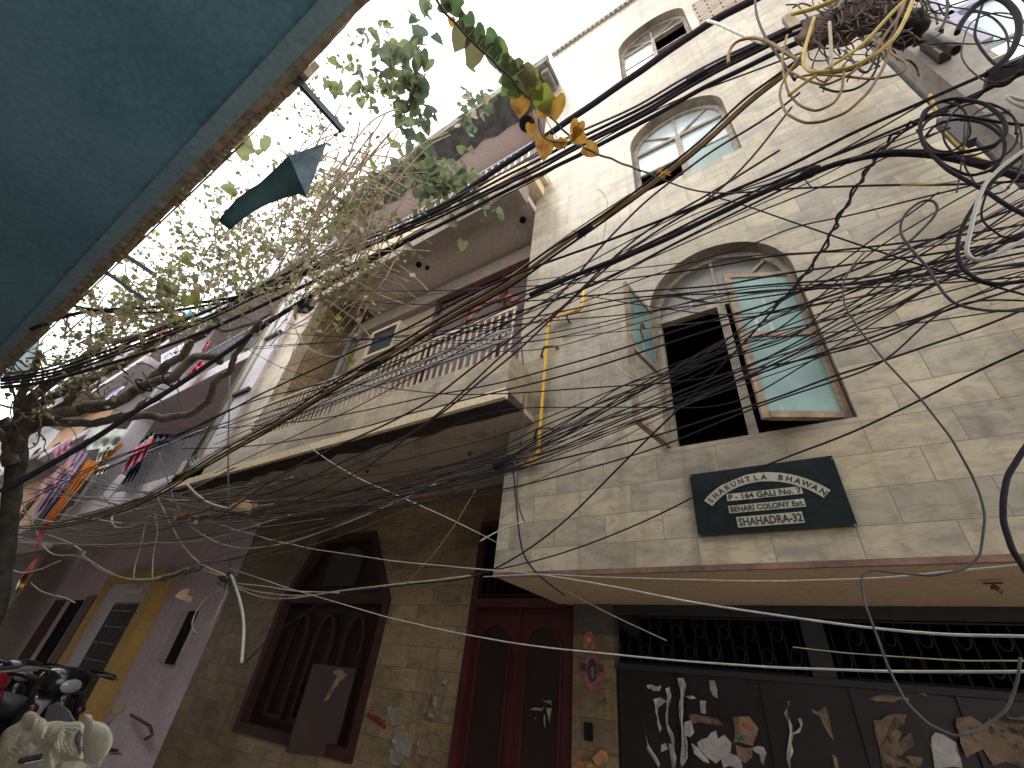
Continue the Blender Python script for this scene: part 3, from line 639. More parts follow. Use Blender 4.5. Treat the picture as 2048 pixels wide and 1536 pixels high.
# coloured sticker on the gate
s_ = thing('sticker', 'small red and green sticker between the torn posters on the gate', 'sticker', aY(1490, 1465, PYY))
for nm, col, poly in (('backing', (.26, .17, .10), [(640,565),(720,562),(765,620),(740,705),(645,690)]), ('red_patch', (.36, .09, .07), [(670,590),(740,600),(745,640),(700,650),(665,625)]), ('green_patch', (.10, .2, .16), [(650,640),(720,650),(700,680),(655,675)])):
    mb = MB(); jag([cz(*q) for q in poly], PYY-.006-(.003 if nm != 'backing' else 0), mb); tri(mb).build(nm, solid(nm, col, .8), s_)
def disc_sticker(label, c, rx, rz, parts, y):
    s_ = thing('sticker', label, 'sticker', c)
    for k, (nm, col, kx, kz, dz) in enumerate(parts):
        mb = MB(); mb.prism([(c.x+rx*kx*math.cos(a), y-.002*k, c.z+dz*rz+rz*kz*math.sin(a)) for a in [2*PI*j/20 for j in range(20)]], (0, -.0015, 0)); mb.build(nm, solid(nm, col, .7, var=.5, scale=25), s_)
    return s_
py_ = LW-.036
c = aY(1178, 1283, py_); disc_sticker('small round orange sticker near the top of the tiled pillar', c, .05, .075, [('sticker_disc', (.36, .17, .10), 1, 1, 0), ('sticker_field', (.42, .11, .06), .85, .7, .12), ('sticker_green_foot', (.10, .16, .10), .6, .22, -.7), ('sticker_mark', (.32, .28, .2), .35, .25, .15)], py_)
c = aY(1185, 1345, py_); s_ = disc_sticker('larger round red and black sticker on the tiled pillar under the orange one', c, .085, .13, [('badge_disc', (.26, .09, .10), 1, 1, 0), ('badge_dark_centre', (.03, .035, .045), .5, .62, .12), ('badge_pale_core', (.16, .13, .12), .18, .34, .0)], py_)
for sgn in (-1, 1):
    m_ = MB()
    for j in range(3): m_.box(c.x+sgn*.05, c.x+sgn*.1, py_-.008, py_-.006, c.z+.01+j*.018, c.z+.02+j*.018)
    m_.build('badge_bars', solid('badge_black', (.02, .02, .025), .6), s_)
m_ = MB(); p = aY(1178, 1465, py_); m_.box(p.x-.035, p.x+.035, py_-.01, py_-.004, p.z-.05, p.z+.06); tag(m_.build('switch_box', M_DARK), 'small black square hole plate low on the tiled pillar', 'plate')
# torn papers on the tiled wall between the doors
def cc(x, y): return (650+x/2.926, 1011+y/2.926)
for lab, mat, polys in (
 ('pale torn paper scrap on the tiled wall left of the maroon door', M_PAPG, [[(605,985),(625,985),(640,1030),(615,1020)],[(680,1000),(715,995),(710,1050),(690,1040),(685,1100),(670,1080)],[(635,1110),(660,1120),(690,1110),(680,1180),(650,1200),(640,1160)],[(610,1070),(625,1080),(615,1130),(600,1120)]]),
 ('small torn white label in a row low on the tiled wall', M_PAPG, [[(570,1190),(600,1195),(590,1235),(572,1230)],[(605,1210),(650,1215),(640,1245),(610,1240)],[(680,1215),(730,1222),(722,1262),(690,1255)],[(670,1330),(700,1332),(695,1352),(672,1348)]]),
 ('white square notice beside red scribbled letters', M_PAPG, [[(378,1180),(455,1178),(452,1240),(440,1290),(400,1290),(365,1250)]]),
 ('black and white portrait sticker low on the tiled wall', M_PAPG, [[(420,1325),(480,1320),(510,1380),(500,1450),(490,1480),(420,1440),(400,1380)]]),
 ('plain grey paper under the portrait sticker', M_PAPG, [[(385,1430),(455,1440),(450,1522),(370,1505)]]),
 ('small red and green flyer right of the portrait sticker', plaster('flyer', (.28, .12, .09), (.12, .2, .17), scale=14, amt=1.), [[(545,1360),(600,1365),(625,1420),(590,1470),(545,1450)]]),
 ('orange paper remains at the foot of the tiled pillar', plaster('orange_paper', (.38, .14, .06), (.32, .22, .1), scale=9, amt=1.), [[(1590,1430),(1650,1440),(1660,1500),(1600,1530),(1570,1480)],[(1470,1495),(1560,1500),(1590,1536),(1470,1536)]]),
 ('white torn corner of paper on the tiled pillar', M_PAPT, [[(1590,1165),(1640,1120),(1660,1165)]]),
 ('drips of white paint on the maroon door', M_PAPG, [[(1275,1140),(1330,1138),(1328,1168),(1310,1160)],[(1195,1195),(1230,1180),(1290,1178),(1285,1192),(1240,1200)],[(1300,1186),(1330,1185),(1315,1275),(1306,1240)],[(1280,1225),(1288,1225),(1288,1300),(1282,1290)],[(1225,1240),(1238,1240),(1234,1258)]]),
 ('tattered pale cloth hung over the half open brown door leaf', M_PAPT, [[(45,975),(90,962),(135,990),(120,1010),(90,1030),(30,1130),(5,1150),(0,1140),(30,1080),(75,1000)]])):
    y = LW-.004 if 'pillar' not in lab else LW-.04
    if 'brown door leaf' in lab: y = LW-.34
    if 'paper scrap on' in lab or 'label in a row' in lab:
        for p in polys: mb = MB(); jag([cc(*q) for q in p], y, mb); tag(tri(mb).build('torn_paper', mat), lab, 'paper', 'torn scraps' if 'scrap' in lab else 'torn white labels')
        continue
    mb = MB(); [jag([cc(*q) for q in p], y, mb) for p in polys]; tag(tri(mb).build('torn_paper' if 'cloth' not in lab and 'paint' not in lab else 'rag' if 'cloth' in lab else 'paint_drips', mat), lab, 'paper' if 'cloth' not in lab and 'paint' not in lab else 'rag' if 'cloth' in lab else 'paint')
mb = MB(); 
for k in range(5):
    q = [aY(735+k*7.5+dx, 1428+k*4+dy*(1+k*.18), LW-.006) for dx, dy in ((5, -2), (1, -1), (0, 3), (3, 7), (6, 6), (5, 2), (2, 3))]; mb.tube(spline(q, 3), .008, 5)
tag(mb.build('scrawl', solid('red_scrawl', (.22, .02, .03), .8)), 'red illegible scribble on the tiled wall beside the white notice', 'graffiti')
# ---------------------------------------------------------------- lilac-pink neighbour house
ph = thing('pink_house', 'lilac and pink plastered house left of the tiled house with white balcony bands and pipes', 'house', (-10, 3.9, 0))
MB().box(-16.4, -8.02, LW, LW+.15, 0, 3.5).build('ground_floor_wall', M_PINK, ph)
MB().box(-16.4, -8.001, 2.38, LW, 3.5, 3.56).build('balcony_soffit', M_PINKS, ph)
MB().box(-12.9, -7.0, 2.34, 2.379, 3.53, 3.80).build('balcony_band', M_WHITEB, ph)
MB().box(-7.45, -6.951, 2.36, 3.4, 3.81, 9.2).build('party_pier', M_WHITEB, ph)
MB().box(-7.75, -7.452, 2.40, 3.4, 3.81, 9.2).build('pier_stained_strip', plaster('stained_green_grey_wall', (.33, .33, .32), (.15, .22, .2), scale=2, amt=1., streak=.3), ph)
p_ = MB(); p_.tube([(-7.46, 2.33, 3.7), (-7.46, 2.33, 9.1)], .035, 8); p_.build('downpipe', solid('pale_green_pipe', (.5, .52, .42), .5), ph, smooth=True)
p_ = MB(); p_.tube([(-7.60, 2.34, 3.7), (-7.60, 2.34, 8.6)], .03, 8); p_.build('downpipe', M_STEEL, ph, smooth=True)
p_ = MB(); p_.tube([(-7.74, 2.35, 3.7), (-7.74, 2.35, 8.9)], .025, 8); p_.build('downpipe', solid('rusty_brown_pipe', (.24, .14, .09), .7), ph, smooth=True)
for z in (5.1, 6.35): MB().box(-7.44, -6.952, 2.30, 2.36, z, z+.06).build('shade_ledge', plaster('ledge_dark', (.1, .08, .09)), ph)
for z0, z1 in ((6.1, 6.35), (9.2, 9.45)):
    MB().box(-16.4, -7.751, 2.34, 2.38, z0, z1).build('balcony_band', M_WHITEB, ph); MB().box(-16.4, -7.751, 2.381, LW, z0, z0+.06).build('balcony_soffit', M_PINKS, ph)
MB().box(-16.4, -7.751, 3.5, LW, 3.57, 9.19).build('upper_wall', M_TAUPE, ph)
for z in (4.6, 7.2):
    r_ = MB(); r_.box(-12.9, -7.76, 2.36, 2.39, z, z+.04); pr_ = r_.build('balcony_railing', M_RAILG, ph)
    for i in range(36): x = -12.8+i*.14; MB().box(x-.012, x+.012, 2.37, 2.385, z-.8, z).build('bar', M_RAILG, pr_)
MB().box(-12.9, -12.6, 2.38, 2.7, 3.56, 9.2).build('end_pier', M_WHITEB, ph)
# ground-floor doorway, mustard frame
f = MB(); f.box(-13.25, -13.02, LW-.12, LW-.002, 0, 2.85); f.box(-10.55, -10.15, LW-.22, LW-.002, 0, 2.75); f.box(-13.02, -10.551, LW-.12, LW-.002, 2.62, 2.85); f.build('mustard_door_surround', M_MUST, ph)
MB().box(-13.02, -10.551, LW-.05, LW-.003, 0, 2.62).build('door_recess_wall', M_WHITEB, ph)
MB().box(-12.1, -10.95, LW-.09, LW-.051, 0, 2.25).build('grille_door', solid('grille_door_iron', (.035, .03, .03), .6, var=.5, scale=4), ph)
gg = MB()
for i in range(9): gg.box(-12.08+i*.14, -12.06+i*.14, LW-.11, LW-.091, .02, 2.22)
for i in range(8): gg.box(-12.1, -10.95, LW-.112, LW-.092, .2+i*.27, .22+i*.27)
gg.build('door_bars', solid('bar_grey', (.07, .065, .06), .6), ph)
MB().box(-11.9, -11.2, LW-.07, LW-.052, 2.38, 2.5).build('number_plate', solid('brass_plate', (.3, .2, .05), .5), ph)
MB().box(-9.26, -8.62, LW-.04, LW-.001, 1.42, 2.13).build('meter_box', M_PINKS, ph); MB().box(-8.93, -8.6, LW-.05, LW-.041, 1.40, 2.14).build('open_shadow_door', M_DARK, ph)
for (x0, x1, z0, z1, m) in ((-15.0, -14.3, .1, 2.3, M_DARK), (-16.2, -15.5, .1, 2.3, solid('brown_shutter', (.09, .05, .04), .7)), (-14.1, -13.6, .2, 2.4, solid('brown_shutter', (.09, .05, .04), .7))): MB().box(x0, x1, LW-.04, LW-.001, z0, z1).build('doorway', m, ph)
m_ = MB(); p = aY(225, 1440, LW-.05); m_.tube([aY(262, 1430, LW-.05), aY(280, 1440, LW-.12), aY(300, 1452, LW-.12), aY(305, 1470, LW-.1), aY(290, 1478, LW-.05)], .02, 6); m_.build('iron_bracket', M_RUST, ph)
# ---------------------------------------------------------------- houses further down the lane
def far_house(x0, x1, z, mat, lab, y0=2.3, wins=2, bands=(3.4, 6.3), bm_=None):
    h = thing('far_house', lab, 'house', ((x0+x1)/2, y0, 0))
    MB().box(x0, x1, y0+.9, y0+5, 0, z).build('wall', mat, h)
    for b in bands:
        if b < z: MB().box(x0, x1, y0, y0+.898, b, b+.22).build('balcony_slab', bm_ or M_WHITEB, h)
        for k in range(wins):
            x = x0+(x1-x0)*(k+.5)/wins; MB().box(x-.4, x+.4, y0+.86, y0+.898, b+.6, b+2.0).build('window', M_DARK, h)
    MB().box(x0, x1, y0+.6, y0+.898, z-.25, z+.05).build('parapet', bm_ or M_CONC, h)
    return h
M_BRICK = tilemat('orange_brick', (.55, .24, .10), (.45, .19, .09), (.3, .13, .07), (.5, .42, .32), w=.24, h=.09, mort=.012, rough=.9)
far_house(-21, -16.5, 10.4, plaster('shade_darkened_far_wall', (.22, .18, .17), (.14, .115, .11)), 'plastered house, wall colour darkened for shade, with white balcony slabs beyond the pink house', bands=(3.4, 6.3, 9.0))  # wall darkened all over: ground-floor shade put into its colour
far_house(-29, -21.1, 12.6, M_BRICK, 'orange brick house rising behind the tree at the far end of the lane', bands=(3.4, 6.5, 9.6), bm_=M_CONC)
far_house(-44, -29.1, 15.2, plaster('grey_far_wall', (.38, .38, .4), (.25, .25, .27)), 'tall grey house at the far end of the lane', wins=4, bands=(3.5, 7, 10.5, 13))
# stair-tower of the neighbour behind the roof slab
st_ = thing('roof_room', 'sunlit brick roof room behind the top slab of the tiled house', 'building', (-9, 4, 9.45))
MB().box(-9.0, -7.72, 3.0, 5.5, 9.46, 13.2).build('wall', tilemat('pale_brick', (.62, .5, .4), (.5, .36, .28), (.38, .25, .2), (.6, .55, .48), w=.22, h=.09, mort=.012, rough=.9), st_)
MB().box(-9.1, -7.705, 2.9, 5.5, 13.21, 13.35).build('roof', M_CREAM, st_)
# ---------------------------------------------------------------- opposite building above the camera
ob_ = thing('opposite_building', 'building overhead with a teal painted soffit and crumbling plaster edge', 'building', (-2, -1.5, 0))
SZ = 4.1
MB().box(-9.5, 2.5, -3.2, -.12, SZ+.02, SZ+.3).build('soffit', M_TEAL, ob_)
MB().box(-9.5, 2.5, -.119, -.03, SZ-.015, SZ+.3).build('edge_beam', M_TEAL2, ob_)
cr = MB(); random.seed(11); N = 190
def ey(x, s, ph_): return .012+s*noise.noise(Vector((x*2.1, ph_, 0)))+s*.5*noise.noise(Vector((x*9, ph_, 3)))
for i in range(N):
    xa = -9.5+12*i/N; xb = -9.5+12*(i+1)/N; ya = ey(xa, .022, 0); yb = ey(xb, .022, 0)
    zz = SZ+.01*noise.noise(Vector((xa*6, 4, 1)))
    cr.hexa([(xa, -.0295, zz-.01), (xb, -.0295, zz-.01), (xb, yb, zz), (xa, ya, zz), (xa, -.0295, SZ+.3), (xb, -.0295, SZ+.3), (xb, yb, SZ+.3), (xa, ya, SZ+.3)])
cr.build('crumbling_edge', M_CRUMB, ob_)
tt = MB()
for i in range(150):
    x = -9.4+i*.052
    if x > -1.6: break
    y = ey(x, .022, 0)+.002; tt.box(x, x+.03, y, y+.028+random.random()*.012, SZ+.02+random.random()*.02, SZ+.2)
tt.build('broken_edge_bricks', plaster('pale_broken_brick', (.55, .48, .33), (.3, .24, .17), scale=12, amt=1.), ob_)
MB().box(-9.5, -2.3, .058, .066, SZ+.06, SZ+.2).build('orange_edge_stripe', solid('orange_edge', (.6, .3, .1), .7), ob_)
MB().box(-9.5, 2.5, -3.4, -3.2, 0, 4.9).build('wall', plaster('pale_opposite_wall', (.5, .46, .42), (.38, .35, .32)), ob_); MB().box(-9.5, 2.5, -3.2, -.05, SZ+.301, 4.9).build('low_cut_storey', M_TAUPE, ob_)  # unseen wall, paled for bounce light; storey above cut low to admit sky
oh = thing('opposite_far_house', 'narrow strip of another house beyond the teal soffit on the far left', 'house', (-18, -1, 0))
MB().box(-26, -9.52, -5, -.75, 0, 8.0).build('wall', plaster('brown_grey_far', (.33, .29, .24), (.2, .17, .14), scale=1.), oh)
MB().box(-26, -9.52, -.749, -.2, 3.9, 4.1).build('balcony_slab', M_CRUMB, oh); MB().box(-26, -11, -.749, -.25, 6.8, 7.0).build('balcony_slab', M_CRUMB, oh)
# angle-iron arms sticking out of the soffit edge
def angle_iron(p, q, lab, wd=.045):
    d = (q-p); mb = MB(); mb.bar(p, q, wd, .006, Vector((0, 0, 1))); mb.bar(p+Vector((wd/2, 0, -wd/2)), q+Vector((wd/2, 0, -wd/2)), .006, wd, Vector((0, 0, 1)))
    o = mb.build('steel_arm', solid('dark_weathered_steel', (.07, .085, .10), .55, metal=.4, var=.4), None); tag(o, lab, 'metal arm')
    h = MB()
    for t in (.45, .68, .92): h.lathe(p+d*t-Vector((0, 0, wd*.15)), [(.008, -.004), (.008, .004)], n=8)
    return o
a = aZ(592, 158, SZ+.05); b = aZ(686, 262, SZ+.05); angle_iron(Vector((a.x, -.02, a.z)), b, 'dark perforated angle iron arm poking out of the teal soffit edge')
a = aZ(228, 494, SZ+.08); b = aZ(305, 545, SZ+.08); angle_iron(a, b, 'upper of two thin dark bars poking out at the lower soffit edge', .035)
a = aZ(205, 538, SZ+.08); b = aZ(292, 600, SZ+.08); angle_iron(a, b, 'lower of two thin dark bars poking out at the lower soffit edge', .03)
# sleeve-shaped cloth bag hanging from the arm
bd = aZ(686, 262, SZ+.05).length if False else (aZ(686, 262, SZ+.05)-CAM).length
def bp(x, y, k=1.): return aD(420+x/6.827, 240+y/6.827, bd*k)
bag = thing('cloth_sleeve', 'dark teal cloth sleeve hanging open mouthed from the angle iron arm', 'cloth bag', bp(1600, 290))
cl = [(190, 1440, 62), (300, 1330, 75), (450, 1200, 85), (620, 1080, 96), (780, 980, 108), (930, 880, 130), (1080, 800, 165), (1200, 770, 205)]
m_ = MB(); i0 = 0; n = 20; pts = []
for j, (x, y, r) in enumerate(cl):
    c = bp(x, y); d = (bp(*cl[min(j+1, 7)][:2])-bp(*cl[max(j-1, 0)][:2])).normalized(); v = (c-CAM).normalized(); u = d.cross(v).normalized(); rr = r/6.827/FPX*bd
    for k in range(n):
        a = 2*PI*k/n; wob = 1+.10*math.sin(3*a+j*.9)+.05*math.sin(5*a-j*1.7); m_.v.append(tuple(c+u*math.cos(a)*rr*wob+v*math.sin(a)*rr*.6*wob))
    if j:
        for k in range(n): a_ = (j-1)*n+k; b_ = (j-1)*n+(k+1) % n; m_.f.append((a_, b_, b_+n, a_+n))
m_.f.append(tuple(range(n)))
m_.build('sleeve', plaster('dark_teal_cloth', (.05, .11, .125), (.03, .07, .08), scale=6, amt=.9, bs=.5, rough=.8), bag, smooth=True)
m_ = MB(); apex = bp(1600, 300); i0 = (len(cl)-1)*n
rim = []
x, y, r = cl[-1]; c = bp(x, y); d = (bp(1200, 770)-bp(1080, 800)).normalized(); v = (c-CAM).normalized(); u = d.cross(v).normalized(); rr = r/6.827/FPX*bd
for k in range(n):
    a = 2*PI*k/n; wob = 1+.10*math.sin(3*a+7*.9)+.05*math.sin(5*a-7*1.7); rim.append(c+u*math.cos(a)*rr*wob*.97+v*math.sin(a)*rr*.58*wob)
for q in range(4):
    for k in range(n):
        t0, t1 = q/4, (q+1)/4; A, B = rim[k], rim[(k+1) % n]
        if q < 3: m_.quad(A.lerp(apex, t0), B.lerp(apex, t0), B.lerp(apex, t1), A.lerp(apex, t1))
        else: m_.quad(A.lerp(apex, t0), B.lerp(apex, t0), apex)
m_.build('open_mouth', plaster('blue_grey_cloth', (.28, .40, .50), (.14, .22, .28), scale=9, amt=1., bs=.5), bag, weld=True)
m_ = MB(); m_.tube([apex, b if False else aZ(684, 258, SZ+.04)], .003, 5); m_.build('string', M_DARK, bag)
# ---------------------------------------------------------------- right side: pole, neighbour
pole = thing('utility_pole', 'square concrete utility pole with steel brackets carrying the knot of cables at the upper right', 'pole', (1.52, 2.25, 0))
MB().box(1.40, 1.64, 2.14, 2.34, 0, 8.6).build('shaft', plaster('pole_concrete', (.34, .31, .27), (.2, .18, .16), scale=3, amt=.9), pole)
def px_(x, y, Y=2.05): return aY(1548+x/4.096, y/4.096, Y)
m_ = MB(); A = px_(850, 60, 2.0); B = px_(1490, 410, 1.85); m_.tube([A, B], .028, 12, cap=True); cp = m_.build('cross_pipe', M_STEEL, pole, smooth=True)
m_ = MB(); m_.lathe(B+(B-A).normalized()*.001, [(.022, 0), (.022, .002)], (B-A), 12); m_.build('pipe_mouth', M_DARK, cp)
m_ = MB(); a = px_(1270, 380, 2.12); m_.box(a.x-.03, a.x+.03, 2.07, 2.139, a.z-.22, a.z+.05); m_.box(a.x-.09, a.x+.06, 2.04, 2.069, a.z-.02, a.z+.03); m_.build('bracket', M_DARKM, pole)
a = px_(1490, 1080, 1.9); m_ = MB(); m_.box(a.x-.028, a.x+.028, 1.88, 1.93, a.z-.12, a.z+.13); m_.tube([(a.x, 1.9, a.z+.1), (1.46, 2.13, a.z+.3)], .012, 6); m_.build('steel_stub', M_DARKM, pole)
a = px_(1870, 560, 1.95); m_ = MB(); m_.box(a.x-.08, a.x+.25, 1.9, 2.0, a.z-.06, a.z-.03); m_.build('junction_plate', M_DARKM, pole)
m_ = MB(); m_.box(a.x-.05, a.x+.02, 1.87, 1.9, a.z-.01, a.z+.0); m_.build('pale_block', solid('pale_block', (.6, .5, .4), .6), pole)
rn = thing('right_neighbour', 'pale neighbouring building seen past the right edge of the tiled tower', 'building', (4, 4, 0))
MB().box(1.80, 7.5, 3.6, 8, 0, 6.15).build('wall', plaster('off_white_wall', (.5, .47, .44), (.34, .3, .28), scale=1.5), rn)
MB().tube([(1.95, 3.5, 0), (1.95, 3.5, 6.9)], .05, 10).build('downpipe', solid('blue_grey_pipe', (.3, .34, .37), .5), rn, smooth=True)
m_ = MB(); m_.box(2.25, 7.5, 3.3, 3.36, 6.9, 13); sk = m_.build('sheet_screen', plaster('pale_blue_sheet', (.62, .74, .80), (.5, .62, .7), scale=1.2, amt=.8, streak=.15), rn)
m_ = MB()
for z in (7.6, 9.0, 10.6): m_.box(2.2, 7.5, 3.24, 3.299, z, z+.08)
for x in (2.5, 3.6, 4.7): m_.box(x, x+.08, 3.24, 3.299, 6.9, 13)
m_.build('sheet_frame', solid('lilac_frame', (.34, .33, .42), .6), rn)
# ---------------------------------------------------------------- cables
CM = {'k': solid('black_cable_sheath', (.026, .023, .030), .75, var=.3, scale=40, spec=.12),
      'g': solid('dusty_grey_cable', (.085, .083, .085), .7, var=.4, scale=30, spec=.25),
      't': solid('pale_lit_tan_cable', (.42, .36, .26), .7, var=.35, scale=25),  # lower wires: sky light on them put into the pale tan
      'w': solid('pale_grey_cable', (.5, .5, .46), .55, var=.25, scale=25),
      'b': solid('brown_cable_sheath', (.062, .032, .036), .65, var=.3, scale=30, spec=.25),
      'o': solid('ochre_cable_sheath', (.24, .14, .04), .65, var=.35, scale=25),
      'y': solid('yellow_cable_sheath', (.52, .38, .07), .6, var=.3, scale=25)}
cab_i = 0
def cable(label, pts, Y, w=3.2, col='k', group=None, name='cable', seg=5, jit=0.0, build=True, mb=None, sig=None, cap=13.):
    """a cable hung in the lane. pts: picture points (2048 px) it passes; Y: distance across the lane at both ends."""
    global cab_i
    cab_i += 1
    Y0, Y1 = Y if isinstance(Y, tuple) else (Y, Y)
    # even out the picked points, then lay them in space
    raw = [0]
    for a, b in zip(pts, pts[1:]): raw.append(raw[-1]+math.hypot(b[0]-a[0], b[1]-a[1]))
    chord = math.hypot(pts[-1][0]-pts[0][0], pts[-1][1]-pts[0][1])+1
    sg = sig or (42 if raw[-1]/chord < 1.10 and len(pts) > 5 else (20 if raw[-1]/chord < 1.2 and len(pts) > 9 else 10))
    st_ = max(5, sg/3); m = max(6, int(raw[-1]/st_)); den = []; j = 0
    for i in range(m+1):
        l = raw[-1]*i/m
        while j < len(raw)-2 and raw[j+1] < l: j += 1
        t = (l-raw[j])/max(1e-6, raw[j+1]-raw[j]); den.append((pts[j][0]+(pts[j+1][0]-pts[j][0])*t, pts[j][1]+(pts[j+1][1]-pts[j][1])*t))
    K = max(1, int(2.2*sg/(raw[-1]/m))); new = []
    for i in range(m+1):
        sx = sy = sw = 0
        for k in range(-K, K+1):
            q = i+k
            if q < 0: x, y = 2*den[0][0]-den[min(m, -q)][0], 2*den[0][1]-den[min(m, -q)][1]
            elif q > m: x, y = 2*den[m][0]-den[max(0, 2*m-q)][0], 2*den[m][1]-den[max(0, 2*m-q)][1]
            else: x, y = den[q]
            w_ = math.exp(-.5*(k*raw[-1]/m/sg)**2); sx += x*w_; sy += y*w_; sw += w_
        new.append((sx/sw, sy/sw))
    pts = new; seg = 2
    L = [0]
    for a, b in zip(pts, pts[1:]): L.append(L[-1]+math.hypot(b[0]-a[0], b[1]-a[1]))
    P3 = []; R = []
    for p, l in zip(pts, L):
        y = Y0+(Y1-Y0)*l/L[-1]; q = aC(p[0], p[1], y, cap); P3.append(q)
    cv_ = spline(P3, seg)
    if jit:
        for i, p in enumerate(cv_): p += noise.noise_vector(p*6+Vector((cab_i, 0, 0)))*jit
    n = len(cv_)
    for p in cv_: p += noise.noise_vector(p*2.6+Vector((cab_i*3.1, 0, 0)))*.005
    FW = Vector(RC[2]); dn = [(p-CAM).dot(FW) for p in cv_]
    # one real thickness for the whole cable: median distance
    ds = sorted(dn)[n//2]; r = w*(.52 if w < 6 else .54)/FPX*min(ds, 6.5)
    m_ = mb or MB(); m_.tube(cv_, r, 7 if w > 6 else 5)
    if mb is not None: return cv_
    o = m_.build(name, CM[col], None, smooth=True)
    return tag(o, label, 'cable', group)
def off(pts, d):   # parallel picture path
    out = []
    for i, p in enumerate(pts):
        a = pts[max(0, i-1)]; b = pts[min(len(pts)-1, i+1)]; L = math.hypot(b[0]-a[0], b[1]-a[1]) or 1
        dd = d[i] if isinstance(d, (list, tuple)) else d
        out.append((p[0]-(b[1]-a[1])/L*dd, p[1]+(b[0]-a[0])/L*dd))
    return out
BA = [(1560,-30),(1501,4),(1439,31),(1402,58),(1365,82),(1312,117),(1283,144),(1247,164),(1208,192),(1173,217),(1150,234),(1121,249),(1084,280),(992,338),(903,403),(787,468),(701,506),(620,540),(547,579),(454,599),(342,613),(239,618),(150,622),(60,660)]
cable('thickest twisted black cable, topmost of all, crossing in front of the top arched window', BA[:19], 1.75, 11, cap=6.4)
cable('black cable leaving the top bundle and sagging level past the tree toward the left', BA[17:], (1.75, 1.9), 6, cap=6.4)
cable('black cable sagging under the level one across the upper left foliage', [(547,583),(454,606),(400,612),(342,625),(239,628),(164,618),(120,605)], (1.74, 2.0), 5, cap=6.4)
BB = [(1765,-5),(1741,7),(1584,61),(1512,99),(1457,123),(1348,184),(1302,217),(1228,254),(1150,289),(1087,328),(992,372),(889,424),(752,482),(650,513),(598,548),(512,585),(427,630),(335,664),(239,702),(154,732),(85,753),(0,762)]
cable('uppermost wire of the long bundle between the top and middle arched windows', off(BB, -6), 1.62, 5, cap=6.4)
cable('second wire of the long bundle between the top and middle arched windows', BB, 1.66, 5.5, cap=6.4)
cable('third wire of the long bundle between the top and middle arched windows', off(BB, [7,6,6,5,6,7,8,9,10,11,9,8,7,7,8,9,10,9,8,7,6,5]), 1.60, 5, cap=6.4)
cable('fourth wire of the long bundle, grey highlights, above the middle arched window', off(BB, [14,12,12,11,13,15,16,18,22,20,18,16,14,13,12,10,12,14,16,14,12,14]), 1.70, 4, 'g', cap=6.4)
cable('lowest wire of the long bundle, sagging over the arch of the middle window', [(1741,30),(1650,62),(1560,100),(1462,150),(1398,180),(1310,232),(1250,262),(1180,300),(1100,338),(1000,388),(900,440),(760,505),(660,545),(600,575),(520,612),(440,650),(340,690),(240,722),(150,748),(60,772),(0,775)], 1.72, 6.5, cap=6.4)
cable('thin brown wire stretched just under the long bundle', [(1741,55),(1512,140),(1348,200),(1200,280),(1100,345),(960,415),(800,490),(640,560),(500,625),(380,680)], 1.78, 2.6, 'b', cap=6.4)
cable('thin wire looping loosely beneath the long bundle at the balcony edge', [(1084,300),(992,352),(900,412),(810,462),(730,497),(650,520),(560,560),(480,592)], 1.8, 2.6, 'g', cap=6.4)
CC = [(1600,120),(1567,150),(1539,171),(1498,198),(1450,246),(1399,294),(1348,335),(1265,396),(1163,465),(1104,503),(1053,544),(985,589),(889,637),(828,681),(735,736),(650,784),(575,837),(516,868),(462,897),(399,936),(332,977),(273,1008),(195,1034),(117,1053),(59,1057),(0,1059)]
cable('ochre brown cable falling diagonally from the cable knot to the lower left', CC, 1.42, 6.5, 'o')
cable('black cable twisted along the upper side of the ochre brown cable', off(CC, [-4,-5,-4,-5,-6,-5,-3,-5,-8,-6,-7,-5,-4,-5,-7,-5,-4,-6,-5,-4,-5,-6,-5,-4,-4,-6]), 1.45, 4.5)
cable('black cable twisted along the lower side of the ochre brown cable', off(CC, [4,5,7,8,7,6,9,6,5,8,10,7,6,8,9,7,6,5,7,6,5,4,5,6,4,3]), 1.40, 4)
cable('thin tan wire running with the ochre brown cable across the railing', off(CC[7:], [10,12,9,10,13,12,10,12,14,11,9,10,12,9,8,8,9,6,8]), 1.43, 2.6, 't')
D1 = [(1600,185),(1584,201),(1512,250),(1433,294),(1348,359),(1299,393),(1262,430),(1203,489),(1145,565),(1077,630),(1043,661),(957,726),(855,808),(787,842),(650,903),(560,950),(487,999),(430,1040)]
cable('reddish brown cable falling from the cable knot past the left of the middle window', D1, 1.5, 4.2, 'b')
cable('second reddish brown cable crossing the yellow gas pipe elbow', [(1560,300),(1433,380),(1348,425),(1265,480),(1197,544),(1128,613),(1053,671),(992,719),(917,794),(855,845),(787,893),(731,897),(712,911),(653,942),(555,981),(487,999)], 1.55, 4, 'b')
cable('third reddish brown cable ending in the dry leaf under the balcony', [(1584,215),(1500,320),(1420,400),(1300,470),(1220,530),(1150,592),(1100,640),(1026,712),(957,765),(889,825),(821,869),(760,917),(702,954),(653,971),(614,993),(575,1012),(536,1020),(510,1025)], 1.58, 4, 'b')
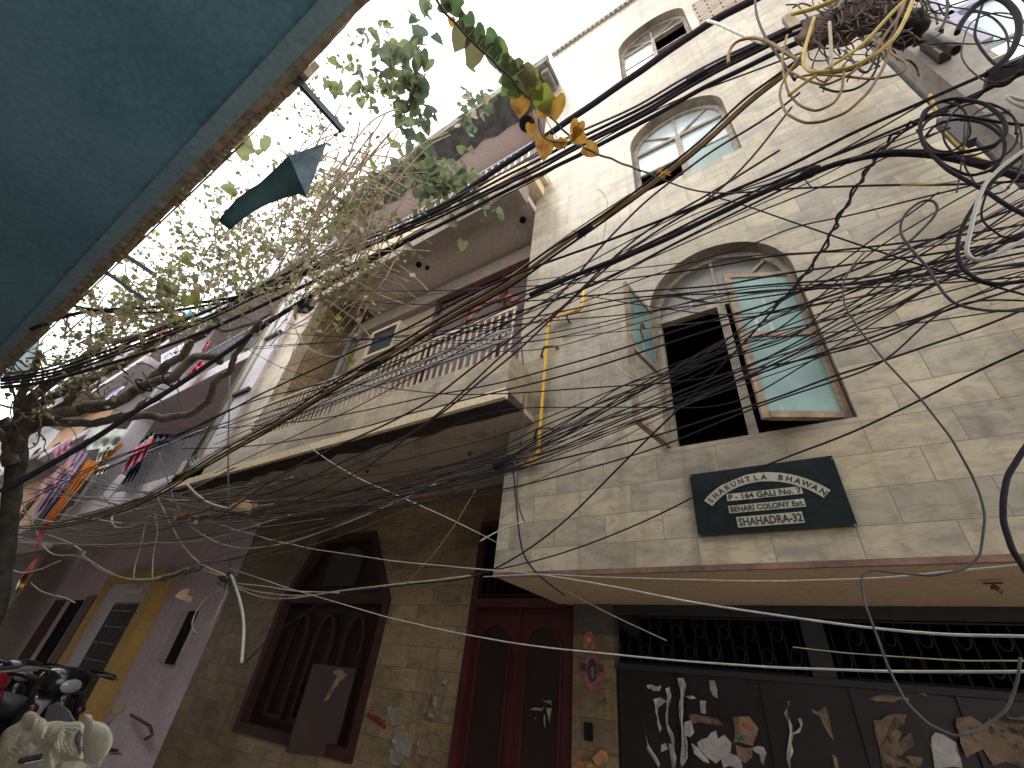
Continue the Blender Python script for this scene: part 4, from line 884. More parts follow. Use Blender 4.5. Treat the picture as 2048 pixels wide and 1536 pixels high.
E = [
 ('wire crossing just above the crown of the big arched window', [(2048,340),(1946,372),(1826,400),(1673,437),(1570,455),(1525,485),(1398,520),(1309,549),(1220,584),(1160,606)], (1.6,2.1), 3, 'k'),
 ('wire cutting through the crown of the big arch and running under the balcony ceiling', [(2048,449),(1909,472),(1748,493),(1626,507),(1525,513),(1436,534),(1321,548),(1220,562),(1060,572),(889,582),(732,582),(650,580),(560,567)], 1.7, 3.2, 'k'),
 ('wire entering the right casement top and running level past the gas pipe', [(2048,479),(1909,502),(1836,513),(1748,522),(1640,537),(1550,549),(1438,572),(1220,587),(1197,590),(1050,602),(896,611),(787,608),(650,596),(560,584)], 1.62, 3.4, 'k'),
 ('wire just below the level one, passing the top corner of the open right casement', [(2048,491),(1968,508),(1850,532),(1740,555),(1586,567),(1438,579),(1350,589),(1220,600),(1111,628),(940,654),(821,671),(650,686),(494,693),(478,700)], 1.66, 3.2, 'k'),
 ('wire touching the top of the open left casement', [(2048,505),(1967,520),(1860,545),(1740,563),(1535,584),(1347,590),(1220,612),(1120,632),(1000,660),(800,675),(654,685),(494,700)], 1.74, 3, 'k'),
 ('wire crossing the fanlight base of the big window', [(2048,470),(1967,508),(1740,563),(1588,584),(1448,602),(1350,616),(1220,633),(1160,638),(1043,647),(992,655),(855,673),(821,683)], 1.58, 3, 'k'),
 ('long wire crossing the dark opening and the balcony parapet top', [(2048,410),(1740,529),(1677,554),(1548,607),(1448,635),(1347,663),(1220,704),(1162,722),(992,767),(821,801),(650,838),(555,848),(438,857),(360,858)], 1.52, 3.6, 'k'),
 ('long wire just below, crossing the dark opening and the middle of the parapet', [(2048,470),(1740,564),(1616,605),(1499,635),(1347,684),(1162,743),(1060,770),(940,797),(787,835),(760,847),(653,870),(555,887),(458,897),(360,897)], 1.55, 3.8, 'k'),
 ('wire running flat into the lower end of the open left casement', [(2048,560),(1900,610),(1768,680),(1600,720),(1463,745),(1350,767),(1197,773),(1026,787),(889,790),(787,777),(650,763),(560,738),(490,697),(440,655)], 1.64, 3, 'k'),
 ('pale edged wire slanting through the middle of the dark window opening', [(2048,372),(1946,437),(1880,473),(1799,514),(1740,549),(1652,587),(1537,643),(1464,686),(1398,724),(1327,760),(1220,815),(1135,872),(1019,917)], 1.48, 3, 'k'),
 ('wire slanting from the upper right to the bottom of the left casement', [(2048,400),(1960,442),(1839,510),(1792,535),(1740,589),(1626,648),(1550,686),(1474,706),(1321,762),(1220,798),(1077,855),(992,903),(889,934),(770,961),(650,996),(560,1010),(400,1040)], 1.46, 3, 'k'),
 ('wire slanting under the mid rail of the right casement to the slab corner', [(2048,406),(1968,459),(1894,508),(1807,552),(1740,600),(1616,673),(1499,735),(1380,785),(1220,850),(1094,907),(957,934),(821,971),(700,1020),(600,1060),(488,1118),(400,1127)], 1.5, 3.2, 'k'),
 ('thin wire fanning from the right edge across the casement glass', [(2048,418),(1938,481),(1858,540),(1792,590),(1740,612),(1600,690),(1460,745),(1350,788),(1231,842),(1094,893),(889,948),(752,978),(650,1005),(520,1030),(440,1039)], 1.44, 2.6, 'k'),
 ('wire dropping steeply from the hanging teardrop loop across the opening', [(1877,385),(1856,403),(1807,438),(1748,476),(1690,521),(1601,582),(1519,625),(1431,699),(1329,757),(1197,804),(1060,883),(934,924),(752,968),(650,998)], 1.47, 3, 'k'),
 ('wire through the centre of the crossing cluster right of the big window', [(2048,330),(1900,405),(1830,450),(1748,497),(1700,540),(1630,600),(1560,660),(1499,690),(1443,700),(1304,752),(1162,845),(1060,883),(1010,922)], 1.5, 3, 'k'),
 ('flat wire passing from the cluster to the foot of the left casement', [(2048,530),(1900,545),(1760,560),(1660,600),(1601,673),(1537,694),(1464,714),(1322,750),(1220,774),(1200,806),(1060,890),(1010,918)], 1.53, 3, 'k'),
 ('wire falling past the lower pane of the right casement to the slab soffit', [(2048,573),(1929,609),(1844,637),(1740,676),(1626,711),(1474,762),(1382,793),(1220,836),(1108,866),(1026,913),(889,970),(752,1010),(634,1021),(511,1031),(400,1033)], 1.56, 3.2, 'k'),
 ('wire close under it, with a pale upper edge, crossing the lower pane', [(2048,568),(1982,595),(1924,611),(1740,667),(1601,696),(1463,741),(1350,787),(1210,831),(1135,872),(1015,925)], 1.59, 3, 'k'),
 ('double wire touching the bottom corner of the right casement', [(2048,618),(1946,661),(1895,678),(1768,722),(1656,753),(1553,796),(1348,861),(1231,893),(1060,931),(889,978),(735,1004),(650,1005),(488,1005),(400,998)], 1.5, 3.6, 'k'),
 ('twin of the wire at the casement corner, slightly lower on the left', [(2048,602),(1982,598),(1931,602),(1880,620),(1768,729),(1553,799),(1450,840),(1350,883),(1162,941),(1026,975),(855,1006),(740,1022),(600,1035),(444,1039),(380,1034)], 1.52, 3, 'k'),
 ('wire hugging the underside of the balcony slab to the left', [(1015,925),(958,940),(889,958),(800,985),(700,1008),(634,1022),(560,1037),(470,1045),(400,1050),(300,1052),(200,1060),(100,1062)], 1.5, 2.8, 'g'),
 ('pale wire fanning from the cable joint under the slab, upper', [(1015,925),(930,952),(840,980),(752,1015),(664,1056),(576,1091),(488,1118),(400,1127)], (1.5,2.0), 2.4, 'g'),
 ('pale wire fanning from the cable joint under the slab, middle', [(1020,930),(951,965),(839,1009),(752,1047),(634,1088),(520,1118),(400,1132)], (1.5,2.0), 2.4, 'g'),
 ('pale wire fanning from the cable joint under the slab, lowest and steepest', [(1010,930),(900,960),(795,998),(731,1030),(605,1065),(473,1100),(400,1124),(330,1140)], (1.5,2.0), 2.2, 'g'),
 ('long black power line from the pole over the railing to the pink house', [(2048,118),(1997,137),(1860,198),(1690,273),(1553,345),(1348,431),(1163,500),(1060,538),(923,596),(800,666),(693,708),(517,790),(400,853),(312,887),(254,905),(195,926),(156,948),(60,990)], 1.36, 4.6, 'k'),
 ('second black power line close below it, over the air conditioner', [(2060,140),(1870,225),(1700,296),(1484,393),(1348,461),(1250,510),(1111,562),(992,603),(880,655),(821,684),(760,712),(650,770),(542,790),(457,817),(360,872),(280,905),(200,945)], 1.42, 4, 'k'),
 ('pale topped wire running beside the long power lines over the balcony', [(1600,350),(1450,425),(1289,500),(1200,540),(1053,600),(940,640),(850,684),(750,728),(640,790),(500,838),(360,880)], 1.46, 3, 'k'),
 ('another black wire over the railing top, ending at the tree', [(1750,300),(1600,362),(1360,480),(1214,560),(1111,598),(1000,640),(900,676),(800,720),(650,775),(594,790),(516,819),(457,845),(360,876),(254,915)], 1.4, 3.4, 'k'),
 ('thick tape-wrapped black cable slanting up from the big arch to the pole', [(1060,590),(1140,552),(1220,525),(1289,500),(1348,472),(1450,420),(1587,359),(1673,325),(1740,310),(1775,306),(1860,308),(1963,328),(2048,355)], 1.3, 10, 'k'),
 ('cable branching off the tape-wrapped one toward the coil', [(1700,318),(1775,300),(1862,300),(1930,312),(2048,340)], 1.28, 5, 'g'),
 ('thick black cable rising from the tree trunk to the slab of the balcony', [(0,985),(59,952),(117,919),(176,887),(215,862),(239,842),(325,790),(393,746),(461,698),(547,637),(615,596),(700,544),(780,500),(850,462)], (1.9,1.75), 9, 'k'),
 ('pale crossing wire falling from the railing across the ochre soffit to the gate', [(564,803),(563,825),(571,848),(594,876),(637,909),(702,952),(739,966),(821,1002),(917,1045),(992,1083),(1050,1124),(1094,1158),(1145,1189),(1197,1219),(1270,1252),(1333,1281)], (1.9,3.86), 2.2, 'w'),
 ('long pale wire sagging from the pink house past the ochre soffit to the right edge', [(318,1011),(386,1031),(512,1072),(608,1096),(700,1110),(821,1127),(992,1141),(1080,1148),(1162,1161),(1350,1199),(1553,1230),(1724,1252),(1895,1269),(2070,1275)], (2.0,1.3), 3, 'w'),
 ('lowest long pale wire sagging across the maroon door and the gate', [(460,1136),(547,1168),(650,1199),(821,1247),(992,1281),(1162,1305),(1350,1322),(1553,1336),(1775,1345),(2070,1342)], (2.0,1.25), 3.2, 'w'),
 ('pale wire drawn along the ochre soffit under the tiles', [(968,1153),(1060,1148),(1197,1153),(1350,1160),(1553,1160),(1758,1156),(1895,1141),(2070,1123)], (2.0,1.35), 2.8, 'w'),
 ('faint pale wire in front of the gate grille at the right', [(1587,1295),(1690,1306),(1792,1313),(1929,1321),(2060,1321)], (1.8,1.35), 2.4, 't'),
 ('dark wire dropping from the twisted pair toward the maroon door', [(2048,700),(1946,745),(1840,800),(1700,870),(1550,925),(1416,980),(1320,1030),(1200,1080),(1090,1117),(1000,1141),(940,1150)], (1.3,1.8), 3.6, 'k'),
 ('thin tan wire slanting in front of the shaded wall between the doors', [(951,980),(912,1047),(869,1106),(810,1170)], 2.0, 2.2, 'o'),
 ('grey loop of cable falling in a long curve right of the plaque', [(1731,500),(1707,527),(1685,568),(1690,613),(1724,667),(1775,729),(1844,801),(1902,876),(1943,951),(1960,992),(1969,1030),(1960,1110),(1929,1137),(1861,1151),(1792,1146),(1734,1140),(1721,1154),(1727,1202),(1751,1267),(1775,1336),(1809,1404),(1854,1448),(1908,1472),(1963,1455),(2014,1414),(2035,1360),(2042,1312)], 1.25, 4.6, 'g'),
 ('thick black cable bowing out at the right edge beside the plaque', [(2080,860),(2048,900),(2014,954),(2006,1000),(2006,1045),(2025,1103),(2060,1155)], 1.15, 10, 'k'),
 ('dark cable dropping from the slab joint down the tower corner', [(1005,925),(1019,920),(1028,937),(1029,978),(1036,1030),(1036,1045),(1046,1113),(1067,1141),(1094,1165),(1130,1190)], 2.5, 3.4, 'k'),
 ('grey conduit wire on the corner where the parapet meets the tower', [(1040,673),(1042,697),(1050,730),(1048,765),(1045,814),(1044,860),(1040,910),(1033,978),(1026,1025),(1034,1035),(1048,1044)], 2.6, 3.4, 'g'),
 ('short pale loose wire end at the tower corner under the slab', [(1048,1044),(1020,1046),(1005,1050),(985,1065),(975,1072),(960,1082)], 2.5, 3, 'w'),
 ('thin vertical wire hanging past the left end of the balcony', [(460,640),(461,736),(459,780),(456,897),(456,956),(459,1034),(461,1080),(459,1135)], 2.1, 2.8, 'g'),
 ('looping pale tendril wire hanging beside the big arched window', [(1197,378),(1217,390),(1219,396),(1214,427),(1210,455),(1200,513),(1198,527),(1204,585),(1210,664),(1224,719),(1251,753),(1275,760),(1330,757)], 2.3, 2.6, 't'),
 ('thin pale wire curling from the pillar top to a leaf at the balcony', [(570,590),(582,617),(587,642),(595,671),(609,693),(644,711),(673,715),(689,712)], 2.0, 3, 't'),
 ('dry creeper stem wire crossing level below the middle window', [(1282,342),(1333,362),(1368,379),(1416,388),(1467,386),(1553,379),(1656,374),(1792,369),(1895,369),(2060,360)], 1.35, 4, 'b'),
 ('dark wire falling diagonally right from the creeper stem', [(1416,390),(1484,407),(1587,444),(1690,482),(1792,513),(1843,529),(1894,545),(1953,563),(2012,579),(2060,592)], 1.33, 3.6, 'k'),
]
for lab, pts, Y, wd, col in E: cable(lab, pts, Y, wd, col, cap=6.6 if 'rising from the tree trunk' in lab else 13.)
# the crowd of thin wires that nothing tells apart
rw = random.Random(77)
fans = [  # right anchor, crossing, left anchor ranges, lane depth
 ((2060, (380, 480)), (1500, (640, 760)), (1010, (890, 960)), (480, (980, 1080)), 7),
 ((2060, (330, 560)), (1480, (500, 640)), (1040, (560, 720)), (560, (600, 760)), 6),
 ((2060, (420, 700)), (1450, (660, 880)), (1020, (800, 990)), (420, (960, 1110)), 7),
 ((1900, (150, 300)), (1400, (380, 480)), (1000, (600, 700)), (430, (850, 960)), 6)]
for a, b, c, d, k in fans:
    for i in range(k):
        pts = [(x, rw.uniform(*r)) for x, r in (a, b, c, d)]
        pts = [(x+rw.uniform(-30, 30)*(j in (1, 2)), y) for j, (x, y) in enumerate(pts)]
        m1 = ((pts[0][0]+pts[1][0])/2, (pts[0][1]+pts[1][1])/2+rw.uniform(4, 16)); m2 = ((pts[2][0]+pts[3][0])/2, (pts[2][1]+pts[3][1])/2+rw.uniform(4, 18))
        cable('thin black service wire in the dense sheet of wires crossing the tiled tower', [pts[0], m1, pts[1], pts[2], m2, pts[3]], rw.uniform(1.35, 1.75), rw.uniform(1.8, 2.6), rw.choice('kkkbg'), group='thin service wires crossing the tiled tower', sig=60)
# lower left web
for i in range(14):
    x0, y0 = rw.uniform(0, 160), rw.uniform(900, 1090); x3, y3 = rw.uniform(430, 700), rw.uniform(930, 1060)
    cable('thin pale wire in the tangled web of wires at the lower left', [(x0, y0), (x0+(x3-x0)*.35, (y0*2+y3)/3+rw.uniform(0, 40)), (x0+(x3-x0)*.7, (y0+y3*2)/3+rw.uniform(5, 40)), (x3, y3)], rw.uniform(1.9, 2.15), rw.uniform(1.8, 2.8), rw.choice('tgg'), group='thin wires in the lower left web', sig=25)
# more loops at the right edge
for j, (cx, cy, rx, ry, wd, col, lab) in enumerate(((1960, 268, 75, 62, 4, 'k', 'wide thin loop round the black coil'), (1985, 300, 60, 90, 3.5, 'b', 'tall thin loop hanging behind the black coil'), (2030, 420, 70, 60, 4, 'k', 'loop cut by the right edge below the coil'), (1890, 255, 52, 50, 4, 'k', 'small loop at the left of the black coil'), (2010, 60, 60, 75, 5, 'k', 'black loop behind the thick arch at the top right'), (1995, 95, 75, 70, 3, 'b', 'thin brown loop crossing the thick arch at the top right'))):
    cable(lab, [(cx+rx*math.cos(t*.35+j)+4*math.sin(t*2), cy+ry*math.sin(t*.35+j)) for t in range(19)], 1.12+.02*j, wd, col)
# twisted pair down the middle
TW = [(2060,140),(1997,170),(1929,202),(1860,232),(1826,246),(1790,270),(1758,304),(1734,342),(1710,379),(1679,434),(1662,472),(1631,523),(1596,567),(1548,617),(1499,676),(1461,714),(1398,780),(1322,850),(1265,907),(1197,978),(1149,1025),(1094,1072),(1043,1110),(981,1144),(940,1158),(855,1166),(780,1172),(711,1182),(678,1186),(643,1203),(582,1241),(526,1290),(490,1323)]
cable('thicker strand of the twisted pair falling from the pole to the doors', off(TW, [2*math.sin(i*2.1) for i in range(len(TW))]), (1.2, 2.2), 4, 'k')
mb = MB(); 
P3 = [aY(p[0], p[1], 1.2+1.0*i/(len(TW)-1)) for i, p in enumerate(TW[:14])]; cv_ = spline(P3, 12); out = []
for i, p in enumerate(cv_):
    d = (cv_[min(i+1, len(cv_)-1)]-cv_[max(i-1, 0)]).normalized(); u = d.cross(Vector((0, 1, 0))).normalized(); v = d.cross(u); a = i*.55; out.append(p+(u*math.cos(a)+v*math.sin(a))*.009)
mb.tube(out, .005, 6); tag(mb.build('cable', CM['k'], smooth=True), 'thinner strand coiled round the twisted pair above the big window', 'cable')
# loops and coils at the right
L_ = [
 ('hanging teardrop loop of cable with a pale tip', [(1760,520),(1792,500),(1821,482),(1843,461),(1865,438),(1877,419),(1872,406),(1855,399),(1830,409),(1807,431),(1798,450),(1799,469),(1814,489),(1836,514),(1858,536),(1872,560),(1894,590),(1909,604),(1938,614),(1982,620),(2060,620)], 1.2, 5, 'g'),
 ('big black U of cable hanging at the right edge', [(2060,300),(1997,349),(1959,395),(1931,437),(1916,473),(1913,510),(1924,539),(1953,560),(1990,570),(2060,562)], 1.15, 7, 'k'),
 ('pale grey U-shaped cable inside the black one', [(2048,300),(2000,335),(1970,365),(1953,409),(1947,437),(1937,481),(1932,503),(1938,518),(1960,522),(2004,503),(2060,474)], 1.1, 7, 'w'),
 ('thick black cable coil hanging left of the pole stub', [(2060,430),(2012,405),(1968,376),(1931,358),(1894,339),(1862,310),(1845,290),(1838,265),(1838,245),(1850,223),(1872,206),(1909,198),(1968,209),(2004,237),(2012,266),(1990,291),(1938,302),(1887,310),(1850,306)], 1.12, 7, 'k'),
 ('second turn of the thick black coil at the pole', [(2050,250),(2004,245),(1968,238),(1916,230),(1880,228),(1858,240),(1842,262),(1845,285),(1862,305),(1890,330),(1940,352),(1985,340),(2010,310),(2012,280),(1995,262),(1968,244),(1916,237),(1872,250),(1855,272)], 1.14, 5.5, 'k'),
 ('thin inner turn of the black coil at the pole', [(1855,300),(1900,318),(1950,312),(1990,296),(2008,270),(2000,252),(1967,238),(1916,240),(1880,244)], 1.16, 4, 'b'),
 ('very thick black arch of cable at the top right corner', [(1914,66),(1920,50),(1929,36),(1951,10),(1985,-12),(2012,0),(2032,24),(2038,50),(2036,73),(2024,105),(2000,129),(1970,150)], 1.05, 10.5, 'k'),
 ('thin arched wire inside the thick black arch', [(1930,30),(1951,22),(1987,36),(2012,63),(2019,98),(2007,122),(1976,142)], 1.08, 4, 'b'),
 ('thin dark wire dropping from the top right corner past the arch', [(1893,0),(1895,20),(1888,45),(1878,62)], 1.1, 5, 'b'),
 ('pale cable loop end at the far right edge', [(2060,205),(2030,198),(2008,190),(2015,200),(2035,212),(2060,220)], 1.05, 6, 'w'),
 ('yellow cable hanging in a wide loop from the knot', [(1829,-5),(1812,36),(1792,73),(1755,107),(1707,134),(1658,143),(1621,146),(1604,134),(1607,102),(1619,66),(1628,36)], 1.25, 7, 'y'),
 ('yellow cable dropping beside the wide loop and crossing it', [(1816,-5),(1780,20),(1763,49),(1748,68),(1719,98),(1685,120),(1640,145),(1600,170),(1578,190)], 1.28, 6, 'y'),
 ('smaller ochre loop hanging below the knot', [(1690,130),(1686,160),(1687,176),(1670,207),(1633,225),(1597,212),(1575,185),(1567,146),(1565,110),(1575,70)], 1.3, 5, 'o'),
 ('largest and lowest ochre loop hanging from the knot over the tiles', [(1780,90),(1777,105),(1768,137),(1738,185),(1694,225),(1646,244),(1609,247),(1572,227),(1559,190),(1565,166),(1582,137),(1607,105),(1620,60)], 1.27, 5.5, 'o'),
 ('ochre cable curving right from the knot and back', [(1740,75),(1790,112),(1817,127),(1815,140),(1792,151),(1743,159),(1670,151),(1621,148),(1590,155)], 1.32, 4.5, 'o'),
 ('short pale yellow cable end at the top of the knot', [(1584,27),(1600,29),(1616,27),(1631,18),(1646,10),(1680,-4)], 1.2, 8, 'y'),
 ('pale ochre cable hanging straight in the middle of the knot', [(1658,46),(1667,68),(1663,85),(1658,98),(1660,120),(1663,140)], 1.22, 6, 't'),
 ('ochre cable looping over the black bundle left of the knot', [(1457,127),(1455,112),(1460,95),(1478,80),(1509,74),(1539,84),(1570,105),(1600,120)], 1.3, 6, 'o'),
 ('brown cable arching down from the top edge to the knot', [(1511,-5),(1506,29),(1515,62),(1533,82),(1555,100),(1572,137),(1590,160)], 1.33, 5, 'b'),
 ('whitish cable end curling off the thick top cable', [(1415,42),(1439,40),(1460,51),(1474,74),(1498,82),(1530,86)], 1.5, 6, 'w'),
 ('blue grey flexible conduit running down right of the tower edge', [(1745,95),(1800,150),(1850,196),(1900,240),(1960,290),(2050,375)], 2.0, 9, 'g'),
 ('yellowish strap cable descending right of the coil', [(1860,190),(1868,215),(1880,250),(1900,285),(1930,305),(1975,330),(2050,365)], 1.9, 7, 'y'),
 ('green yellow thin wire across the coil foot', [(2048,308),(2005,318),(1970,345),(1930,362),(1880,370),(1800,372)], 1.2, 3, 'y'),
 ('dark thin wire hanging through the coil', [(1930,235),(1927,300),(1922,350),(1915,385)], 1.18, 3, 'g'),
 ('brown cable arcing under the knot to the right', [(1690,100),(1720,140),(1735,150),(1752,120),(1758,95),(1750,70)], 1.34, 5, 'b'),
 ('black cable sagging below the knot', [(1640,172),(1670,185),(1710,180),(1740,160),(1755,130),(1758,110)], 1.36, 4.5, 'k'),
 ('ochre cable wound tight across the knot front', [(1575,140),(1610,160),(1650,172),(1700,150),(1745,110),(1770,70),(1800,30),(1810,0)], 1.31, 5, 'o'),
 ('thin brown cable wound across the knot back', [(1570,90),(1600,130),(1650,150),(1710,140),(1760,105),(1790,60),(1800,10)], 1.38, 4, 'b'),
]
for lab, pts, Y, wd, col in L_: cable(lab, pts, Y, wd, col, seg=7)
# a few thin wires at the top right corner
for i, (pts, lab) in enumerate([([(1850,30),(1900,10),(1960,-10)], 'upper thin wire crossing the pale sheet at the top right'), ([(1850,28),(1950,60),(2050,95)], 'thin wire slanting down across the pale sheet at the top right'), ([(1858,90),(1900,85),(1950,88),(2050,70)], 'thin level wire across the pale sheet at the top right'), ([(1852,2),(1900,14),(1960,20),(2050,40)], 'topmost thin wire across the pale sheet at the top right')]):
    cable(lab, pts, 1.3, 2.6, 'k')
# tape wraps where the bundles are lashed together
for i, (x, y, Y, lab) in enumerate(((1395, 150, 1.63, 'black tape wrap on the long bundle above the middle window'), (1005, 372, 1.65, 'black tape wrap on the long bundle in front of the upper balcony'), (700, 503, 1.68, 'black tape wrap on the long bundle over the creeper'), (1165, 463, 1.42, 'dark tape wrap on the ochre brown cable left of the middle window'), (740, 733, 1.42, 'dark tape wrap on the ochre brown cable over the railing'), (1620, 345, 1.3, 'frayed tape wrap on the thick slanting cable above the big window'), (1010, 925, 1.5, 'tape wrap on the wires at the slab corner'))):
    p = aY(x, y, Y); a = aY(x-22, y+11, Y); d = (a-p); m_ = MB(); m_.tube([p-d*.9, p-d*.5, p, p+d*.6, p+d], [.012, .02, .023, .019, .012], 8)
    rq = random.Random(i)
    for k in range(5): q = p+d*rq.uniform(-.8, .8); m_.tube([q, q+Vector((rq.uniform(-.05, .05), rq.uniform(-.03, .03), rq.uniform(-.07, .03)))], .0022, 4)
    tag(m_.build('tape_wrap', CM['k'], smooth=True), lab, 'tape')
# the knot itself: junction box, tape and tangled offcuts
knot = thing('cable_knot', 'dusty knot of tape, boxes and cable offcuts lashed to the pole top', 'cable knot', aY(1700, 40, 1.6))
m_ = MB(); random.seed(21)
for i in range(75):
    x, y = random.uniform(1595, 1800), random.uniform(-30, 105); y = min(y, 120-abs(x-1690)*.4)
    P = [(x, y)]
    a = random.uniform(-.9, .5)
    for k in range(6): a += random.uniform(-1.2, 1.2); P.append((P[-1][0]+math.cos(a)*22, P[-1][1]+math.sin(a)*18))
    cv_ = spline([aY(p[0], p[1], 1.5+random.uniform(-.03, .06)) for p in P], 5); m_.tube(cv_, random.uniform(.002, .0055), 5)
m_.build('offcut_tangle', plaster('dusty_tangle', (.09, .06, .045), (.03, .025, .022), scale=14, amt=1.), knot)
def lump(c, rx, ry, rz, name, mat, par, seed=0):
    bm = bmesh.new(); bmesh.ops.create_icosphere(bm, subdivisions=3, radius=1)
    for v in bm.verts:
        k = 1+.35*noise.noise(v.co*1.6+Vector((seed, 0, 0)))+.15*noise.noise(v.co*5+Vector((seed, 3, 0))); v.co = Vector((v.co.x*rx*k, v.co.y*ry*k, v.co.z*rz*k))+c
    me = bpy.data.meshes.new(name); bm.to_mesh(me); bm.free(); me.materials.append(mat)
    for p in me.polygons: p.use_smooth = True
    o = bpy.data.objects.new(name, me); C.objects.link(o)
    if par: o.parent = par; o.matrix_parent_inverse = Matrix.Translation(-Vector(par.location))
    return o
lump(aY(1700, 40, 1.62), .17, .08, .15, 'taped_bundle', plaster('brown_red_dust', (.15, .075, .05), (.035, .028, .026), scale=11, amt=1., bs=1.), knot, 1)
lump(aY(1640, 60, 1.6), .11, .07, .17, 'taped_bundle', plaster('brown_red_dust', (.14, .07, .05)), knot, 5)
lump(aY(1755, 20, 1.6), .15, .08, .16, 'taped_bundle', plaster('brown_red_dust', (.14, .07, .05)), knot, 8)
lump(aY(1808, 52, 1.6), .09, .08, .14, 'black_splice_box', CM['k'], knot, 12)
m_ = MB(); a = aY(1597, 60, 1.65); m_.box(a.x-.03, a.x+.03, 1.64, 1.68, a.z-.16, a.z+.3); m_.build('wooden_batten', M_WOOD, knot)
# twisted joints: lumps of wire under the slab and at the lower left
m_ = MB(); random.seed(31)
for i in range(10):
    x, y = 985+random.uniform(-8, 40), 930+random.uniform(-8, 10); m_.tube(spline([aY(x, y, 1.5), aY(x+14, y-6, 1.49), aY(x+30, y-9, 1.5), aY(x+20, y+4, 1.51), aY(x-6, y+8, 1.5)], 4), .003, 5)
tag(m_.build('cable_joint', CM['g'], None), 'tangled joint of wires in front of the balcony slab corner', 'cable joint')
LL = [
 ('tan wire looping from the tree trunk past the red cloth', [(40,985),(48,1020),(62,1045),(76,1059),(78,1081),(94,1108),(117,1115),(141,1108),(162,1108),(185,1133),(215,1151),(244,1157),(300,1160),(340,1150),(376,1137)], 2.15, 3, 't'),
 ('twin wires sagging over the mustard door frame', [(162,1108),(180,1120),(200,1140),(222,1154),(273,1168),(318,1161),(376,1137),(400,1130),(425,1145),(455,1158)], 2.12, 4, 't'),
 ('pale banded loop hanging under the white balcony band', [(234,1020),(226,1026),(221,1040),(226,1055),(246,1059),(273,1051),(301,1032)], 2.1, 4, 'w'),
 ('left of two thin wires dropping to the mustard frame', [(301,1030),(293,1040),(285,1079),(270,1133),(267,1160)], 2.1, 2.8, 't'),
 ('right of two thin wires dropping to the mustard frame', [(309,1025),(314,1050),(314,1071),(306,1114),(304,1160)], 2.1, 2.8, 't'),
 ('grey wire dropping from the railing end to the wire joint on the pink wall', [(310,985),(316,997),(332,1032),(352,1071),(381,1124),(391,1133),(420,1140),(451,1151)], 2.08, 3.6, 't'),
 ('stiff pale wire stub curving right toward the hanging leaf', [(373,968),(374,975),(379,991),(399,1005),(438,1018),(473,1023),(500,1025)], 1.9, 5.5, 't'),
 ('pale wire curving down from the lower dry leaf across the corner', [(374,1048),(389,1063),(410,1079),(461,1100),(496,1102),(581,1086),(700,1045),(800,1000),(870,968)], 2.0, 3, 't'),
 ('loose hoop of wire hanging in front of the meter box', [(448,1175),(420,1190),(400,1209),(383,1243),(384,1262),(390,1271),(417,1257),(430,1235),(441,1209),(452,1190),(456,1170)], 2.1, 3, 't'),
 ('thick pale cable end hanging down from the wire joint', [(462,1150),(470,1165),(485,1202),(491,1243),(487,1284),(484,1325)], 2.05, 6, 'w'),
 ('upper of three tan wires leaving the joint to the right', [(460,1165),(476,1167),(532,1173),(605,1184),(678,1186)], 2.1, 2.6, 't'),
 ('middle of three tan wires leaving the joint to the right', [(462,1168),(490,1178),(517,1185),(576,1192),(617,1191)], 2.12, 2.6, 't'),
 ('lowest sagging tan wire leaving the joint to the right', [(464,1170),(473,1179),(502,1197),(546,1202),(617,1194),(658,1185),(737,1173),(855,1163),(941,1152)], 2.14, 2.8, 't'),
 ('thin dark wire drawn straight across the pink soffit', [(30,1120),(120,1100),(190,1090),(300,1068),(400,1040),(520,1000)], 2.2, 2, 'g'),
 ('pale wire sagging level under the white band', [(0,1000),(70,1045),(130,1048),(240,1030),(330,1005),(400,970),(470,935)], 2.05, 2.8, 't'),
 ('tan wire hanging in a slack bow at the trunk', [(5,1080),(8,1110),(20,1140),(45,1148),(80,1140),(120,1122)], 2.0, 3, 't'),
 ('grey wire slanting between cloth and white band', [(75,960),(130,985),(200,1000),(280,1020),(340,1030),(400,1040)], 2.05, 2.4, 'g'),
 ('dark wire crossing from the purple cloth to the green cloth', [(40,1010),(110,975),(180,940),(260,905),(330,880),(400,850)], 1.95, 2.6, 'k'),
 ('wire dropping from the leaf joint beside the orange cloth', [(180,950),(195,972),(205,990),(220,1010)], 2.1, 2.4, 'g'),
 ('grey wire curling up beside the railing of the pink house', [(318,905),(321,925),(330,950),(345,985),(350,1010),(362,1030)], 2.05, 2.6, 'g'),
 ('crossing pale wire low in the lower left web', [(95,1070),(140,1085),(165,1102)], 2.1, 2.8, 't'),
 ('slack wire from trunk to the brown far door', [(62,1165),(75,1180),(100,1190),(130,1195),(150,1205)], 2.2, 2.6, 't'),
]
for lab, pts, Y, wd, col in LL: cable(lab, pts, Y, wd, col)
m_ = MB()
for i in range(14):
    x, y = 448+random.uniform(-6, 12), 1152+random.uniform(-6, 18); m_.tube(spline([aY(x, y, 2.1), aY(x+10, y-7, 2.09), aY(x+15, y+5, 2.1), aY(x+2, y+10, 2.1), aY(x-8, y, 2.11)], 4), .004, 5)
tag(m_.build('cable_joint', CM['g'], None), 'knotted wire joint at the corner of the pink wall', 'cable joint')
m_ = MB()
for i in range(16):
    x, y = 320+random.uniform(-10, 70), 1158-random.uniform(0, 1)*20; x2 = x+24; m_.tube(spline([aY(x, 1162-(x-320)*.3, 2.11), aY(x+12, 1156-(x-320)*.3+random.uniform(-5, 5), 2.1), aY(x2, 1156-(x2-320)*.3, 2.11)], 4), .005, 5)
tag(m_.build('cable_joint', CM['g'], None), 'wrapped bunch of wires over the mustard frame top', 'cable joint')
